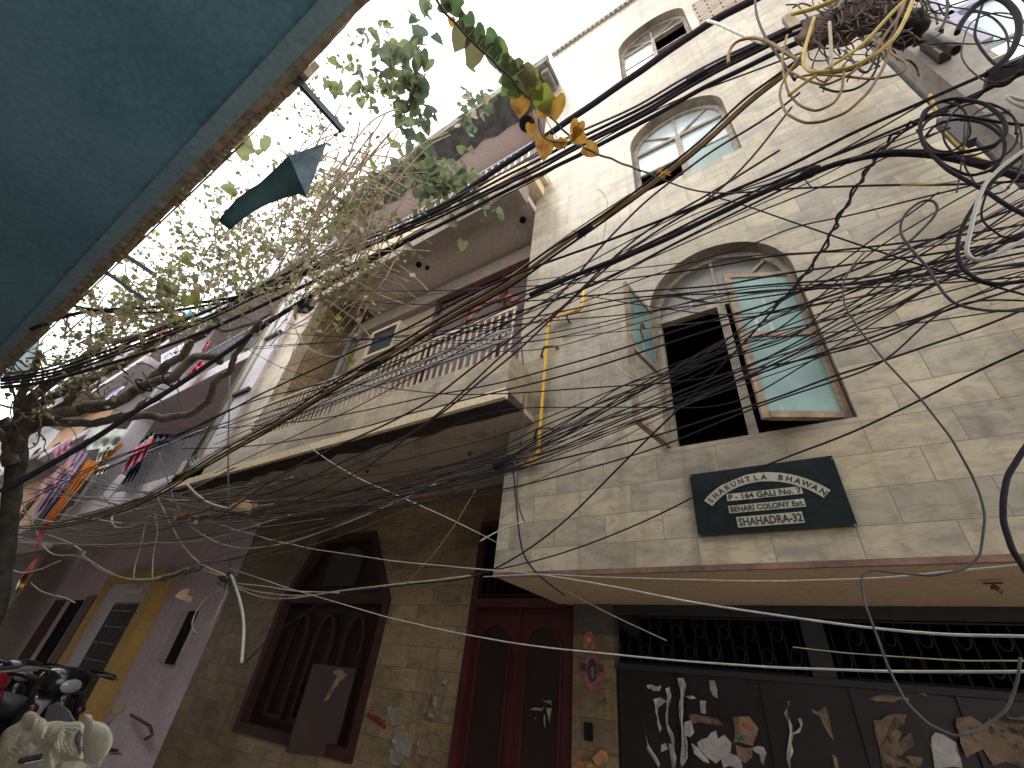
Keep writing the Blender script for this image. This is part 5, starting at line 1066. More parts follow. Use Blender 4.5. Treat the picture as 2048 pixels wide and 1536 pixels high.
# ---------------------------------------------------------------- vegetation
def leafmat(name, a, b, tr=.35):
    m = bpy.data.materials.new(name); m.use_nodes = True; nt = m.node_tree; nt.nodes.clear()
    out = nt.nodes.new('ShaderNodeOutputMaterial'); p = nt.nodes.new('ShaderNodeBsdfPrincipled'); t = nt.nodes.new('ShaderNodeBsdfTranslucent'); mx = nt.nodes.new('ShaderNodeMixShader')
    tc = nd(nt, 'ShaderNodeTexCoord'); n = nd(nt, 'ShaderNodeTexNoise', Scale=5.0, Detail=3.0); nt.links.new(tc.outputs['Object'], n.inputs['Vector'])
    r = ramp(nt, n.outputs[0], [(.38, a), (.62, b)]); nt.links.new(r.outputs[0], p.inputs['Base Color']); nt.links.new(r.outputs[0], t.inputs['Color'])
    p.inputs['Roughness'].default_value = .5; mx.inputs[0].default_value = tr
    nt.links.new(p.outputs[0], mx.inputs[1]); nt.links.new(t.outputs[0], mx.inputs[2]); nt.links.new(mx.outputs[0], out.inputs[0]); return m
LG = leafmat('leaf_green', (.15, .19, .09), (.31, .35, .16), .45)
LY = leafmat('leaf_yellow_green', (.22, .27, .07), (.38, .42, .10), .45)
LT = leafmat('leaf_dry_tan', (.34, .28, .19), (.55, .47, .33), .3)
LB = leafmat('leaf_dark_blue_green', (.09, .14, .09), (.17, .23, .14), .4)
TWM = plaster('dry_twig_bark', (.50, .41, .29), (.28, .22, .15), scale=20, amt=1.)
TWD = plaster('dark_twig_bark', (.22, .18, .15), (.12, .10, .09), scale=20, amt=1.)
BARK = plaster('tree_bark', (.20, .17, .13), (.08, .07, .055), scale=7, amt=1., bs=.9, fine=45)
def leaf(mb, p, L, rnd, heart=False, dirn=None):
    d = dirn or Vector((rnd.uniform(-1, 1), rnd.uniform(-1, 1), rnd.uniform(-1.2, .3))).normalized()
    u = d.cross(Vector((rnd.uniform(-1, 1), rnd.uniform(-1, 1), rnd.uniform(-1, 1)))).normalized(); n = d.cross(u); f = rnd.uniform(.05, .35)*L
    if not heart:
        W = L*rnd.uniform(.32, .46); i = len(mb.v)
        for q in (p, p+d*L*.35+u*W+n*f, p+d*L, p+d*L*.35-u*W+n*f, p+d*L*.7+u*W*.7+n*f*.7, p+d*L*.7-u*W*.7+n*f*.7): mb.v.append(tuple(q))
        mb.f += [(i, i+1, i+4, i+2), (i, i+2, i+5, i+3)]
    else:
        pr = [(0, .06), (-.12, .22), (-.08, .42), (.12, .5), (.38, .47), (.65, .34), (.86, .16), (1.02, 0)]; i = len(mb.v)
        cl = [(x*.95 if k else 0) for k, (x, y) in enumerate(pr)]
        for x, y in pr: mb.v.append(tuple(p+d*L*max(x, .0 if False else x)+u*L*y+n*f*y*1.4))
        for x, y in pr: mb.v.append(tuple(p+d*L*x-u*L*y+n*f*y*1.4))
        for k, (x, y) in enumerate(pr): mb.v.append(tuple(p+d*L*max(x, .04)))
        for k in range(7): mb.f += [(i+k, i+k+1, i+17+k, i+16+k), (i+8+k, i+16+k, i+17+k, i+9+k)]
def inpoly(x, y, P):
    c = False; j = len(P)-1
    for i in range(len(P)):
        if (P[i][1] > y) != (P[j][1] > y) and x < (P[j][0]-P[i][0])*(y-P[i][1])/(P[j][1]-P[i][1])+P[i][0]: c = not c
        j = i
    return c
def sample(P, rnd):
    xs = [p[0] for p in P]; ys = [p[1] for p in P]
    while True:
        x, y = rnd.uniform(min(xs), max(xs)), rnd.uniform(min(ys), max(ys))
        if inpoly(x, y, P): return x, y
def lim(p, ymax=2.15):
    """keep a point in front of the facades"""
    if p.y > ymax: d = p-CAM; p = CAM+d*(ymax/d.y)
    return p
def foliage(seed, poly, n, dist, leafL, mats, nl, twmat, root, step=20, heart=0., drift=(0, -.3), tr=(.002, .005), ymax=2.15, twname='twigs', lname='crown'):
    rnd = random.Random(seed); tw = MB(); LM = {k: MB() for k in range(len(mats))}
    for i in range(n):
        x, y = sample(poly, rnd); d = rnd.uniform(*dist); a = rnd.uniform(0, 2*PI); pts = []
        k = rnd.randint(4, 8)
        for j in range(k):
            pts.append(lim(aD(x, y, d), ymax)); a += rnd.uniform(-.7, .7); x += (math.cos(a)+drift[0])*step; y += (math.sin(a)+drift[1])*step; d += rnd.uniform(-.2, .2)
        cv_ = spline(pts, 3); r0 = rnd.uniform(*tr); m_ = len(cv_); tw.tube(cv_, [r0*(1-.7*q/m_) for q in range(m_)], 4, cap=False)
        for j in range(rnd.randint(*nl)):
            p = rnd.choice(cv_)+Vector((rnd.uniform(-1, 1), rnd.uniform(-1, 1), rnd.uniform(-1, 1)))*.02
            mi = rnd.choices(range(len(mats)), [w for _, w in mats])[0]
            leaf(LM[mi], p, rnd.uniform(*leafL), rnd, rnd.random() < heart)
    tw.build(twname, twmat, root)
    for k, mb in LM.items():
        if mb.v: mb.build(lname, mats[k][0], root)
# leaning tree at the left
tree = thing('tree', 'leaning tree with bare grey limbs at the far left, spreading over the lane', 'tree', (-9.2, 1.2, 0))
def limb(pts, D_, r, name='limb'):
    P = [lim(aD(p[0], p[1], D_[0]+(D_[1]-D_[0])*i/(len(pts)-1)), 2.05) for i, p in enumerate(pts)]; cv_ = spline(P, 6); n = len(cv_)
    for i, p in enumerate(cv_): p += noise.noise_vector(p*2.5)*r*.9+noise.noise_vector(p*7)*r*.3
    r *= .68
    MB().tube(cv_, [r*(1-.55*i/n)*(1+.12*noise.noise(cv_[i]*5)) for i in range(n)], 10).build(name, BARK, tree, smooth=True); return cv_
t0 = aD(-28, 1260, 9.6); base = Vector((t0.x-.1, t0.y-.1, 0))
tp = [base, t0]+[aD(x, y, 9.6) for x, y in ((2, 1150), (16, 1050), (28, 960), (35, 900), (20, 860), (0, 840))]; cv_ = spline(tp, 5)
MB().tube(cv_, [(.105-.01*i/len(cv_))*(1+.25*noise.noise(cv_[i]*4)) for i in range(len(cv_))], 12).build('trunk', plaster('dark_mossy_bark', (.10, .095, .07), (.04, .038, .03), scale=6, amt=1., bs=.9, fine=40), tree, smooth=True)
limb([(30, 930), (20, 890), (8, 870), (-20, 850)], (9.5, 9.5), .14)
limb([(30, 900), (59, 845), (137, 849), (234, 835), (332, 837), (400, 816), (429, 781), (457, 736), (482, 697), (517, 644)], (9.3, 6.6), .10)
lc0 = limb([(30, 880), (70, 845), (109, 833), (176, 816), (254, 796), (312, 769), (342, 757), (395, 714), (425, 708), (454, 724)], (9.3, 6.9), .135)
limb([(176, 816), (250, 797), (321, 744), (366, 705), (411, 667), (428, 650), (430, 630)], (8.6, 7.2), .11)
limb([(30, 870), (59, 816), (107, 757), (156, 726), (185, 695), (234, 679), (293, 667), (370, 650), (400, 640)], (9.4, 7.4), .11)
limb([(40, 880), (68, 825), (137, 780), (195, 749), (273, 704), (330, 680), (380, 640)], (9.3, 7.6), .09)
limb([(60, 860), (98, 835), (166, 777), (215, 738), (270, 712)], (9.2, 8.0), .10)
limb([(20, 880), (40, 800), (60, 740), (70, 700)], (9.5, 8.8), .09)
limb([(428, 650), (455, 660), (500, 648), (540, 628)], (7.2, 6.6), .045)
limb([(235, 835), (330, 790), (300, 770), (285, 742)], (7.6, 7.4), .02)
for i, (x, y) in enumerate(((335, 757), (290, 795))):
    j = int(len(lc0)*(.66 if i == 0 else .52)); c = lc0[j]; d = (lc0[j+1]-lc0[j-1]).normalized(); u = d.cross(Vector((0, 0, 1))).normalized(); v = d.cross(u); m_ = MB(); R_ = .105 if i == 0 else .112
    m_.tube([c+(u*math.cos(a)+v*math.sin(a))*R_+d*.03*math.sin(a) for a in [2*PI*k/14 for k in range(15)]], .015, 6); m_.build('binding', CM['k'], tree)
FA = [(130, 700), (150, 600), (250, 520), (300, 470), (400, 360), (480, 290), (600, 170), (690, 110), (700, 260), (720, 330), (640, 400), (520, 460), (360, 520), (260, 620), (170, 720)]
foliage(1, FA, 85, (6.2, 8.2), (.035, .075), [(LG, 5), (LY, 2), (LB, 2), (LT, 2)], (6, 12), TWD, tree, step=17, tr=(.0015, .004))
FB = [(150, 690), (260, 580), (380, 480), (480, 420), (600, 400), (720, 300), (800, 330), (720, 430), (680, 500), (600, 560), (480, 600), (350, 640), (240, 680)]
foliage(2, FB, 330, (5.4, 7.4), (.035, .085), [(LG, 3), (LY, 3), (LT, 7)], (3, 8), TWM, tree, step=20, drift=(.1, -.1), heart=.1)
FB2 = [(60, 800), (130, 690), (260, 600), (400, 600), (430, 650), (300, 690), (180, 760), (90, 840)]
foliage(3, FB2, 130, (7.2, 9.2), (.035, .075), [(LG, 5), (LY, 2), (LT, 3)], (5, 12), TWM, tree, step=15)
foliage(33, [(0, 700), (90, 660), (250, 640), (330, 700), (200, 800), (60, 900), (0, 900)], 55, (7.6, 9.0), (.04, .08), [(LG, 2), (LY, 3), (LT, 3)], (1, 5), TWD, tree, step=26, tr=(.006, .016))
foliage(34, [(240, 600), (380, 500), (500, 440), (640, 410), (760, 330), (740, 430), (680, 520), (600, 580), (470, 620), (330, 660)], 150, (6.0, 7.6), (.04, .09), [(LG, 4), (LY, 3), (LT, 3), (LB, 2)], (3, 7), TWD, tree, step=22, tr=(.002, .007))
# large single leaves that catch the light
rnd = random.Random(9); mb = MB(); mb2 = MB()
for x, y, s in ((500, 310, .19), (515, 340, .2), (530, 300, .17), (545, 325, .16), (490, 290, .17), (525, 275, .16), (470, 375, .15), (495, 378, .12), (440, 395, .1), (465, 395, .1), (380, 520, .16), (400, 600, .18), (345, 585, .19), (395, 585, .19), (375, 590, .15), (330, 580, .16), (480, 530, .17), (355, 630, .13), (740, 325, .12), (765, 370, .13), (790, 355, .14), (600, 350, .12)):
    leaf(mb if rnd.random() < .5 else mb2, aD(x, y, 6.0), s, rnd, True)
mb.build('crown', LG, tree); mb2.build('crown', LY, tree)
# dry creeper climbing over the balcony corner
cr_ = thing('dry_creeper', 'tangle of dry tan creeper stems heaped over the upper left corner of the balcony', 'creeper', aD(640, 430, 6.2))
rnd = random.Random(4); m_ = MB()
for i in range(150):
    x, y = rnd.uniform(560, 760), rnd.uniform(280, 620); a = rnd.choice([-1.0, -.8, -1.2, 2.3, 2.0, .3]); P = []; d = rnd.uniform(5.2, 6.2)
    for k in range(6): P.append(lim(aD(x, y, d))); a += rnd.uniform(-.25, .25); x += math.cos(a)*24; y += math.sin(a)*24; d += rnd.uniform(-.08, .08)
    m_.tube(spline(P, 4), rnd.uniform(.003, .009), 4, cap=False)
m_.build('stems', TWM, cr_)
m_ = MB()
for pts in ([(480, 600), (560, 500), (640, 420), (700, 360), (760, 290), (780, 265)], [(540, 560), (600, 470), (690, 370), (740, 300)], [(600, 600), (690, 480), (760, 400), (850, 300), (900, 270)], [(700, 470), (760, 390), (830, 300), (895, 265)], [(600, 330), (680, 355), (740, 360), (800, 390)], [(560, 300), (640, 350), (700, 370), (770, 380)], [(630, 580), (700, 560), (760, 590), (830, 615)], [(690, 470), (740, 500), (820, 500), (860, 502)], [(770, 480), (790, 505), (810, 510)], [(640, 420), (700, 430), (790, 440)], [(740, 610), (755, 570), (745, 530)], [(700, 560), (720, 500), (760, 480)], [(755, 500), (770, 530), (800, 545)]):
    m_.tube(spline([lim(aD(x, y, 5.6-.15*i)) for i, (x, y) in enumerate(pts)], 5), .008, 5)
m_.build('stems', TWM, cr_)
foliage(5, [(560, 420), (700, 330), (770, 420), (760, 560), (700, 620), (600, 640), (560, 560)], 70, (5.2, 5.9), (.05, .11), [(LT, 5), (LY, 2), (LG, 2)], (3, 8), TWM, cr_, step=18, drift=(.2, .1), twname='twigs', lname='leaves')
# leafy creeper hanging from the roof slab
lc = thing('leafy_creeper', 'green creeper with broad drooping leaves hanging beside the roof slab against the sky', 'creeper', aD(840, 200, 7))
foliage(6, [(810, 60), (860, 50), (870, 160), (850, 230), (870, 300), (900, 370), (850, 420), (800, 380), (800, 200), (790, 150)], 34, (6.4, 7.2), (.12, .20), [(LB, 4), (LG, 4)], (5, 9), TWD, lc, step=15, heart=.75, drift=(0, .5), twname='stems', lname='leaves')
foliage(7, [(700, 160), (790, 110), (800, 200), (740, 230), (700, 210)], 14, (6.6, 7.4), (.09, .15), [(LG, 4), (LB, 2)], (4, 7), TWD, lc, step=14, heart=.6, twname='stems', lname='leaves')
foliage(8, [(860, 320), (930, 320), (940, 360), (900, 390), (850, 380)], 12, (5.8, 6.2), (.1, .16), [(LG, 4), (LB, 3)], (4, 8), TWD, lc, step=14, heart=.6, drift=(.3, .3), twname='stems', lname='leaves')
foliage(10, [(730, 20), (780, 60), (760, 140), (720, 100)], 9, (6.8, 7.4), (.07, .13), [(LB, 3), (LG, 1)], (3, 5), TWD, lc, step=12, heart=.5, twname='stems', lname='leaves')
foliage(12, [(925, 190), (960, 185), (950, 230), (900, 250)], 8, (7.0, 7.3), (.09, .15), [(LB, 3), (LT, 1)], (3, 6), TWD, lc, step=10, heart=.5, twname='stems', lname='leaves')
# near vine with large round leaves, green at the top and orange lower down
vn = thing('hanging_vine', 'single vine with large round green and orange leaves hanging across the sky in the foreground', 'vine', aD(1000, 130, 2.6))
VP = [(860, -18), (872, 0), (889, 24), (915, 50), (940, 79), (975, 113), (1019, 154), (1043, 184), (1077, 212), (1104, 236), (1128, 260), (1162, 290), (1197, 308), (1231, 321), (1282, 342)]
vd = [2.5+.0*i for i in range(len(VP))]; yv = 1.35
stem = []
for i, (x, y) in enumerate(VP):
    t = max(0, (i-7)/7); p = aD(x, y, 2.9); q = aY(x, y, 1.35); stem.append(p.lerp(q, t))
cv_ = spline(stem, 8)
for i, p in enumerate(cv_): p += noise.noise_vector(p*14)*.006
MB().tube(cv_, .0065, 7).build('stem', solid('vine_stem', (.075, .06, .055), .7, var=.4), vn, smooth=True)
m_ = MB(); c2 = [(1082, 218), (1078, 232), (1077, 248), (1084, 270), (1098, 281), (1120, 285), (1148, 281)]; m_.tube(spline([aD(x, y, 3.0) for x, y in c2], 5), .004, 6); m_.build('stem', solid('vine_stem', (.075, .06, .055)), vn)
def biglm(name, a, b, c): 
    m = bpy.data.materials.new(name); m.use_nodes = True; nt = m.node_tree; nt.nodes.clear()
    out = nt.nodes.new('ShaderNodeOutputMaterial'); p = nt.nodes.new('ShaderNodeBsdfPrincipled'); t = nt.nodes.new('ShaderNodeBsdfTranslucent'); mx = nt.nodes.new('ShaderNodeMixShader')
    tc = nd(nt, 'ShaderNodeTexCoord'); n = nd(nt, 'ShaderNodeTexNoise', Scale=14.0, Detail=6.0); nt.links.new(tc.outputs['Object'], n.inputs['Vector'])
    r = ramp(nt, n.outputs[0], [(.3, a), (.5, b), (.7, c)]); nt.links.new(r.outputs[0], p.inputs['Base Color']); nt.links.new(r.outputs[0], t.inputs['Color'])
    p.inputs['Roughness'].default_value = .45; mx.inputs[0].default_value = .5
    nt.links.new(p.outputs[0], mx.inputs[1]); nt.links.new(t.outputs[0], mx.inputs[2]); nt.links.new(mx.outputs[0], out.inputs[0]); return m
VG = biglm('vine_leaf_green', (.06, .11, .05), (.13, .21, .08), (.18, .27, .08)); VY = biglm('vine_leaf_turning', (.2, .1, .04), (.24, .26, .05), (.2, .3, .05)); VO = biglm('vine_leaf_orange', (.24, .11, .03), (.5, .27, .05), (.6, .38, .08)); VB = biglm('vine_leaf_brown_green', (.2, .12, .06), (.2, .19, .09), (.14, .2, .09))
VL = [(905,12,34,VG,200),(893,16,26,VG,30),(903,45,18,VO,100),(935,52,42,VG,70),(920,78,46,VB,100),(958,75,40,VG,60),(948,110,48,VB,95),(985,92,46,VG,65),(1000,118,54,VG,75),(1020,135,38,VB,40),(1025,165,60,VG,120),(1053,168,52,VY,90),(1058,155,38,VB,60),(1035,180,30,VG,20),(1040,212,46,VO,100),(1075,185,36,VY,45),(1088,205,48,VY,60),(1085,222,34,VO,140),(1112,218,44,VO,85),(1062,262,24,VO,80),(1088,298,44,VO,95),(1152,262,34,VO,120),(1160,275,30,VO,30),(1118,290,20,VO,90),(1128,288,18,VO,70),(1185,302,30,VO,20),(1328,345,22,VO,330),(985,100,30,VG,230),(1010,160,28,VG,150)]
for k, (x, y, s, mt, an) in enumerate(VL):
    rnd = random.Random(100+k); d = 3.0 if x < 1140 else 3.2; mb = MB(); a = math.radians(an+rnd.uniform(-15, 15)); c = aD(x, y, d)
    e = aD(x+math.cos(a)*s, y+math.sin(a)*s, d+rnd.uniform(-.05, .05)); dr = (e-c); L = dr.length*1.12; dr.normalize(); c = c-dr*L*.5
    vw = (c-CAM).normalized(); u = dr.cross(vw).normalized(); n = dr.cross(u); n = (n+u*rnd.uniform(-.25, .25)).normalized(); u = n.cross(dr).normalized(); i = 0
    pr = [(0, .04), (-.13, .2), (-.09, .40), (.12, .50), (.38, .49), (.64, .38), (.86, .18), (1.03, 0)]; cu = rnd.uniform(.03, .16)
    V = []; 
    for sgn in (1, -1):
        for (px_2, q) in pr: V.append(c+dr*L*px_2+u*L*q*sgn*.88+n*L*(cu*q*q*1.6+.10*px_2*px_2))
    for (px_2, q) in pr: V.append(c+dr*L*max(px_2, .04)+n*L*.10*px_2*px_2)
    mb.v = [tuple(v) for v in V]
    for q in range(7): mb.f += [(q, q+1, 17+q, 16+q), (8+q, 16+q, 17+q, 9+q)]
    j = min(range(len(cv_)), key=lambda t: (cv_[t]-c).length)
    o = mb.build('leaf', mt, vn, smooth=True)
    st2 = MB(); st2.tube([cv_[j], (cv_[j]+c)/2+Vector((0, 0, -.005)), c+dr*L*.04], .0025, 5); st2.build('leaf_stalk', LG, o)
# dry leaves caught in the wires
DL = leafmat('dry_leaf_brown', (.25, .15, .08), (.48, .34, .2), .2)
for (x, y, s, lab, Yd, col) in ((493, 1008, 24, 'large curled dry leaf caught in the wires under the balcony', 1.7, DL), (370, 1037, 20, 'square brown dry leaf caught in the wires over the pink wall', 2.0, DL), (374, 1192, 15, 'crumpled dry leaf hanging under the wires by the meter box', 2.1, DL), (705, 718, 16, 'small pale and green leaf at the end of the curling wire', 1.95, LY), (1329, 346, 14, 'small curled dry leaf on the creeper stem by the middle window', 1.34, VO)):
    rnd = random.Random(x); mb = MB(); p = aY(x, y, Yd); L = s/FPX*(p-CAM).length
    for k in range(4): leaf(mb, p+Vector((rnd.uniform(-1, 1), 0, rnd.uniform(-1, 1)))*L*.3, L*rnd.uniform(.7, 1.1), rnd, k % 2 == 0)
    tag(mb.build('dry_leaf', col), lab, 'leaf')
# ---------------------------------------------------------------- washing on the pink house balconies
def cloth(lab, q, Y, mat, amp=.05, fr=3., seed=0, cat='laundry', name='hanging_cloth', nu=12, nv=10, rag=0.):
    mb = MB(); rnd = random.Random(seed)
    tl, tr_, br, bl = q
    for j in range(nv+1):
        for i in range(nu+1):
            u, v = i/nu, j/nv; x = (tl[0]*(1-u)+tr_[0]*u)*(1-v)+(bl[0]*(1-u)+br[0]*u)*v; y = (tl[1]*(1-u)+tr_[1]*u)*(1-v)+(bl[1]*(1-u)+br[1]*u)*v
            if rag and (j == nv or i in (0, nu)): x += rnd.uniform(-rag, rag); y += rnd.uniform(-rag, rag)
            p = aY(x, y, Y+amp*math.sin(fr*2*PI*u+seed+v*1.3)*(.3+.7*v)+amp*.4*math.sin(7*v+seed)); mb.v.append(tuple(p))
    for j in range(nv):
        for i in range(nu): a = j*(nu+1)+i; mb.f.append((a, a+1, a+nu+2, a+nu+1))
    return tag(mb.build(name, mat, None, smooth=True), lab, cat)
cloth('pink and white dotted cloth hanging on the upper balcony', [(322,653),(350,636),(330,672),(303,680)], 2.22, ringed('pink_dots', (.62,.12,.20), (.75,.6,.6), 18), seed=1)
cloth('bright teal garment hanging next to the pink dotted cloth', [(345,655),(380,620),(392,626),(362,655)], 2.2, solid('teal_cloth', (.02,.24,.36), .8), seed=2)
cloth('dark navy garment below the teal one', [(335,668),(368,648),(362,668),(340,690)], 2.21, solid('navy_cloth', (.02,.03,.06), .8), seed=3)
cloth('white shirt with a blue band drying behind the tree limb', [(322,710),(374,682),(380,705),(322,732)], 2.24, striped('white_blue', [(.62,.62,.68),(.62,.62,.68),(.08,.13,.35),(.62,.62,.68)], .9), seed=4)
cloth('bright magenta cloth seen under the tree limb', [(368,758),(400,722),(414,728),(384,756)], 2.2, solid('magenta_cloth', (.65,.02,.12), .7), seed=5)
cloth('small magenta corner of cloth above the limb fork', [(404,700),(416,682),(424,684),(410,702)], 2.2, solid('magenta_cloth', (.65,.02,.12)), seed=6)
cloth('lilac sheet corner hanging beside the tree limbs', [(188,810),(252,767),(250,780),(214,803)], 2.1, solid('lilac_cloth', (.5,.44,.62), .8), seed=7)
cloth('pale green and white patterned cloth hanging left of the orange flag', [(184,853),(255,859),(232,892),(172,901)], 2.2, ringed('green_white_pattern', (.5,.55,.48), (.3,.38,.33), 9), seed=8)
cloth('second pale green patterned cloth below the first', [(200,893),(232,890),(214,918),(190,926)], 2.22, ringed('green_white_pattern', (.5,.55,.48), (.3,.38,.33), 9), seed=9)
cloth('pointed yellow orange flag', [(244,884),(248,890),(210,924),(202,920)], 2.12, solid('flag_orange', (.8,.34,.02), .7), amp=.02, seed=10)
cloth('long orange sash draped down to a red end', [(176,918),(200,926),(92,1058),(78,1058)], 2.1, solid('sash_orange', (.72,.22,.015), .7), amp=.03, seed=11, nv=20)
cloth('red lower end of the sash', [(79,1059),(92,1059),(76,1092),(66,1104)], 2.1, solid('sash_red', (.5,.03,.05), .7), amp=.02, seed=12)
cloth('red and gold tassel hanging by the trunk', [(76,1108),(82,1110),(50,1165),(38,1160)], 2.05, striped('red_gold', [(.5,.05,.05),(.55,.4,.03),(.5,.05,.05)], 3), amp=.03, seed=13)
cloth('gold tip of the tassel', [(40,1160),(52,1165),(44,1185),(28,1188)], 2.05, solid('gold_tinsel', (.5,.38,.04), .4), amp=.03, seed=14, rag=3)
cloth('orange and blue striped cloth on the pink house railing', [(267,899),(309,868),(291,914),(240,948)], 2.15, striped('orange_blue', [(.8,.14,.02),(.04,.06,.4),(.8,.14,.02),(.8,.14,.02),(.04,.06,.4)], 1.6), seed=15)
cloth('dark blue cloth hanging under the striped one', [(262,935),(290,912),(270,960),(242,970)], 2.18, solid('navy_cloth', (.02,.03,.06)), seed=16)
cloth('emerald green cloth behind the striped one', [(277,885),(305,862),(310,868),(285,890)], 2.2, solid('emerald_cloth', (.0,.2,.13), .7), seed=17)
cloth('black garment beside the emerald cloth', [(308,868),(345,868),(340,886),(306,888)], 2.2, solid('navy_cloth', (.02,.03,.06)), seed=18)
cloth('purple and lilac patterned sheet nearest the trunk', [(150,898),(180,905),(112,1000),(62,1034)], 2.1, striped('purple_sheet', [(.22,.1,.32),(.5,.42,.6),(.3,.14,.36),(.6,.5,.55)], 2.2, wob=4), seed=19, nu=20, nv=16)
cloth('rose brown patterned sheet over the purple one', [(68,978),(142,916),(150,930),(70,1006)], 2.05, striped('rose_sheet', [(.34,.13,.17),(.5,.36,.34),(.28,.1,.13)], 3, wob=6), seed=20, nu=18, nv=14)
cloth('magenta sheet corner above the purple sheet', [(105,900),(142,876),(146,890),(108,925)], 2.14, solid('dull_magenta', (.32,.1,.2), .8), seed=21)
cloth('pale cream cloth folded on the rail right of the sash', [(195,935),(220,928),(212,945),(184,952)], 2.15, solid('cream_cloth', (.6,.55,.4), .8), seed=22)
cloth('pale blue cloth bundle on the upper balcony rail', [(380,640),(432,598),(440,612),(392,655)], 2.25, solid('white_blue_laundry', (.5,.55,.62), .8, var=.5, scale=6), seed=23, rag=3)
cloth('torn pale fabric strip tied to the railing end of the pink house', [(372,918),(392,910),(402,930),(385,940)], 2.1, solid('pale_aqua', (.45,.52,.48), .8), seed=24)
MB_ = MB(); 
for q in (((240,948),(250,955),(212,1002),(200,994)),): MB_.prism([aY(x, y, 2.32) for x, y in q], (0, .05, 0))
MB_.build('white_post', M_WHITEB, ph)
# pale sheeting on the opposite side far left
mb = MB(); q = [aD(x, y, 10.5) for x, y in ((34, 712), (50, 690), (74, 660), (70, 700), (58, 742), (30, 762), (8, 778), (10, 745))]; mb.prism(q, (.05, .02, 0)); tag(tri(mb).build('plastic_sheet', solid('pale_blue_plastic', (.5,.62,.68), .4)), 'pale blue plastic sheeting at the far left edge of the sky gap', 'sheeting')
m_ = MB(); p = aY(152, 757, 2.2); q = aY(150, 780, 2.2); m_.lathe(q, [(.06, 0), (.08, .03), (.08, (p-q).length-.03), (.04, (p-q).length)], p-q, 10); tag(m_.build('wall_lantern', M_DARK, None), 'small black lantern shaped box under the tree limbs', 'lantern')
# dark hook-like cowl and cables where the slab meets the pillar
lump(aY(612, 612, 2.25), .22, .1, .12, 'tarpaulin_bundle', CM['k'], None, 40); o = bpy.data.objects[-1] if False else C.objects.get('tarpaulin_bundle'); tag(o, 'small black tarpaulin bundle tucked at the top of the balcony pillar', 'bundle')
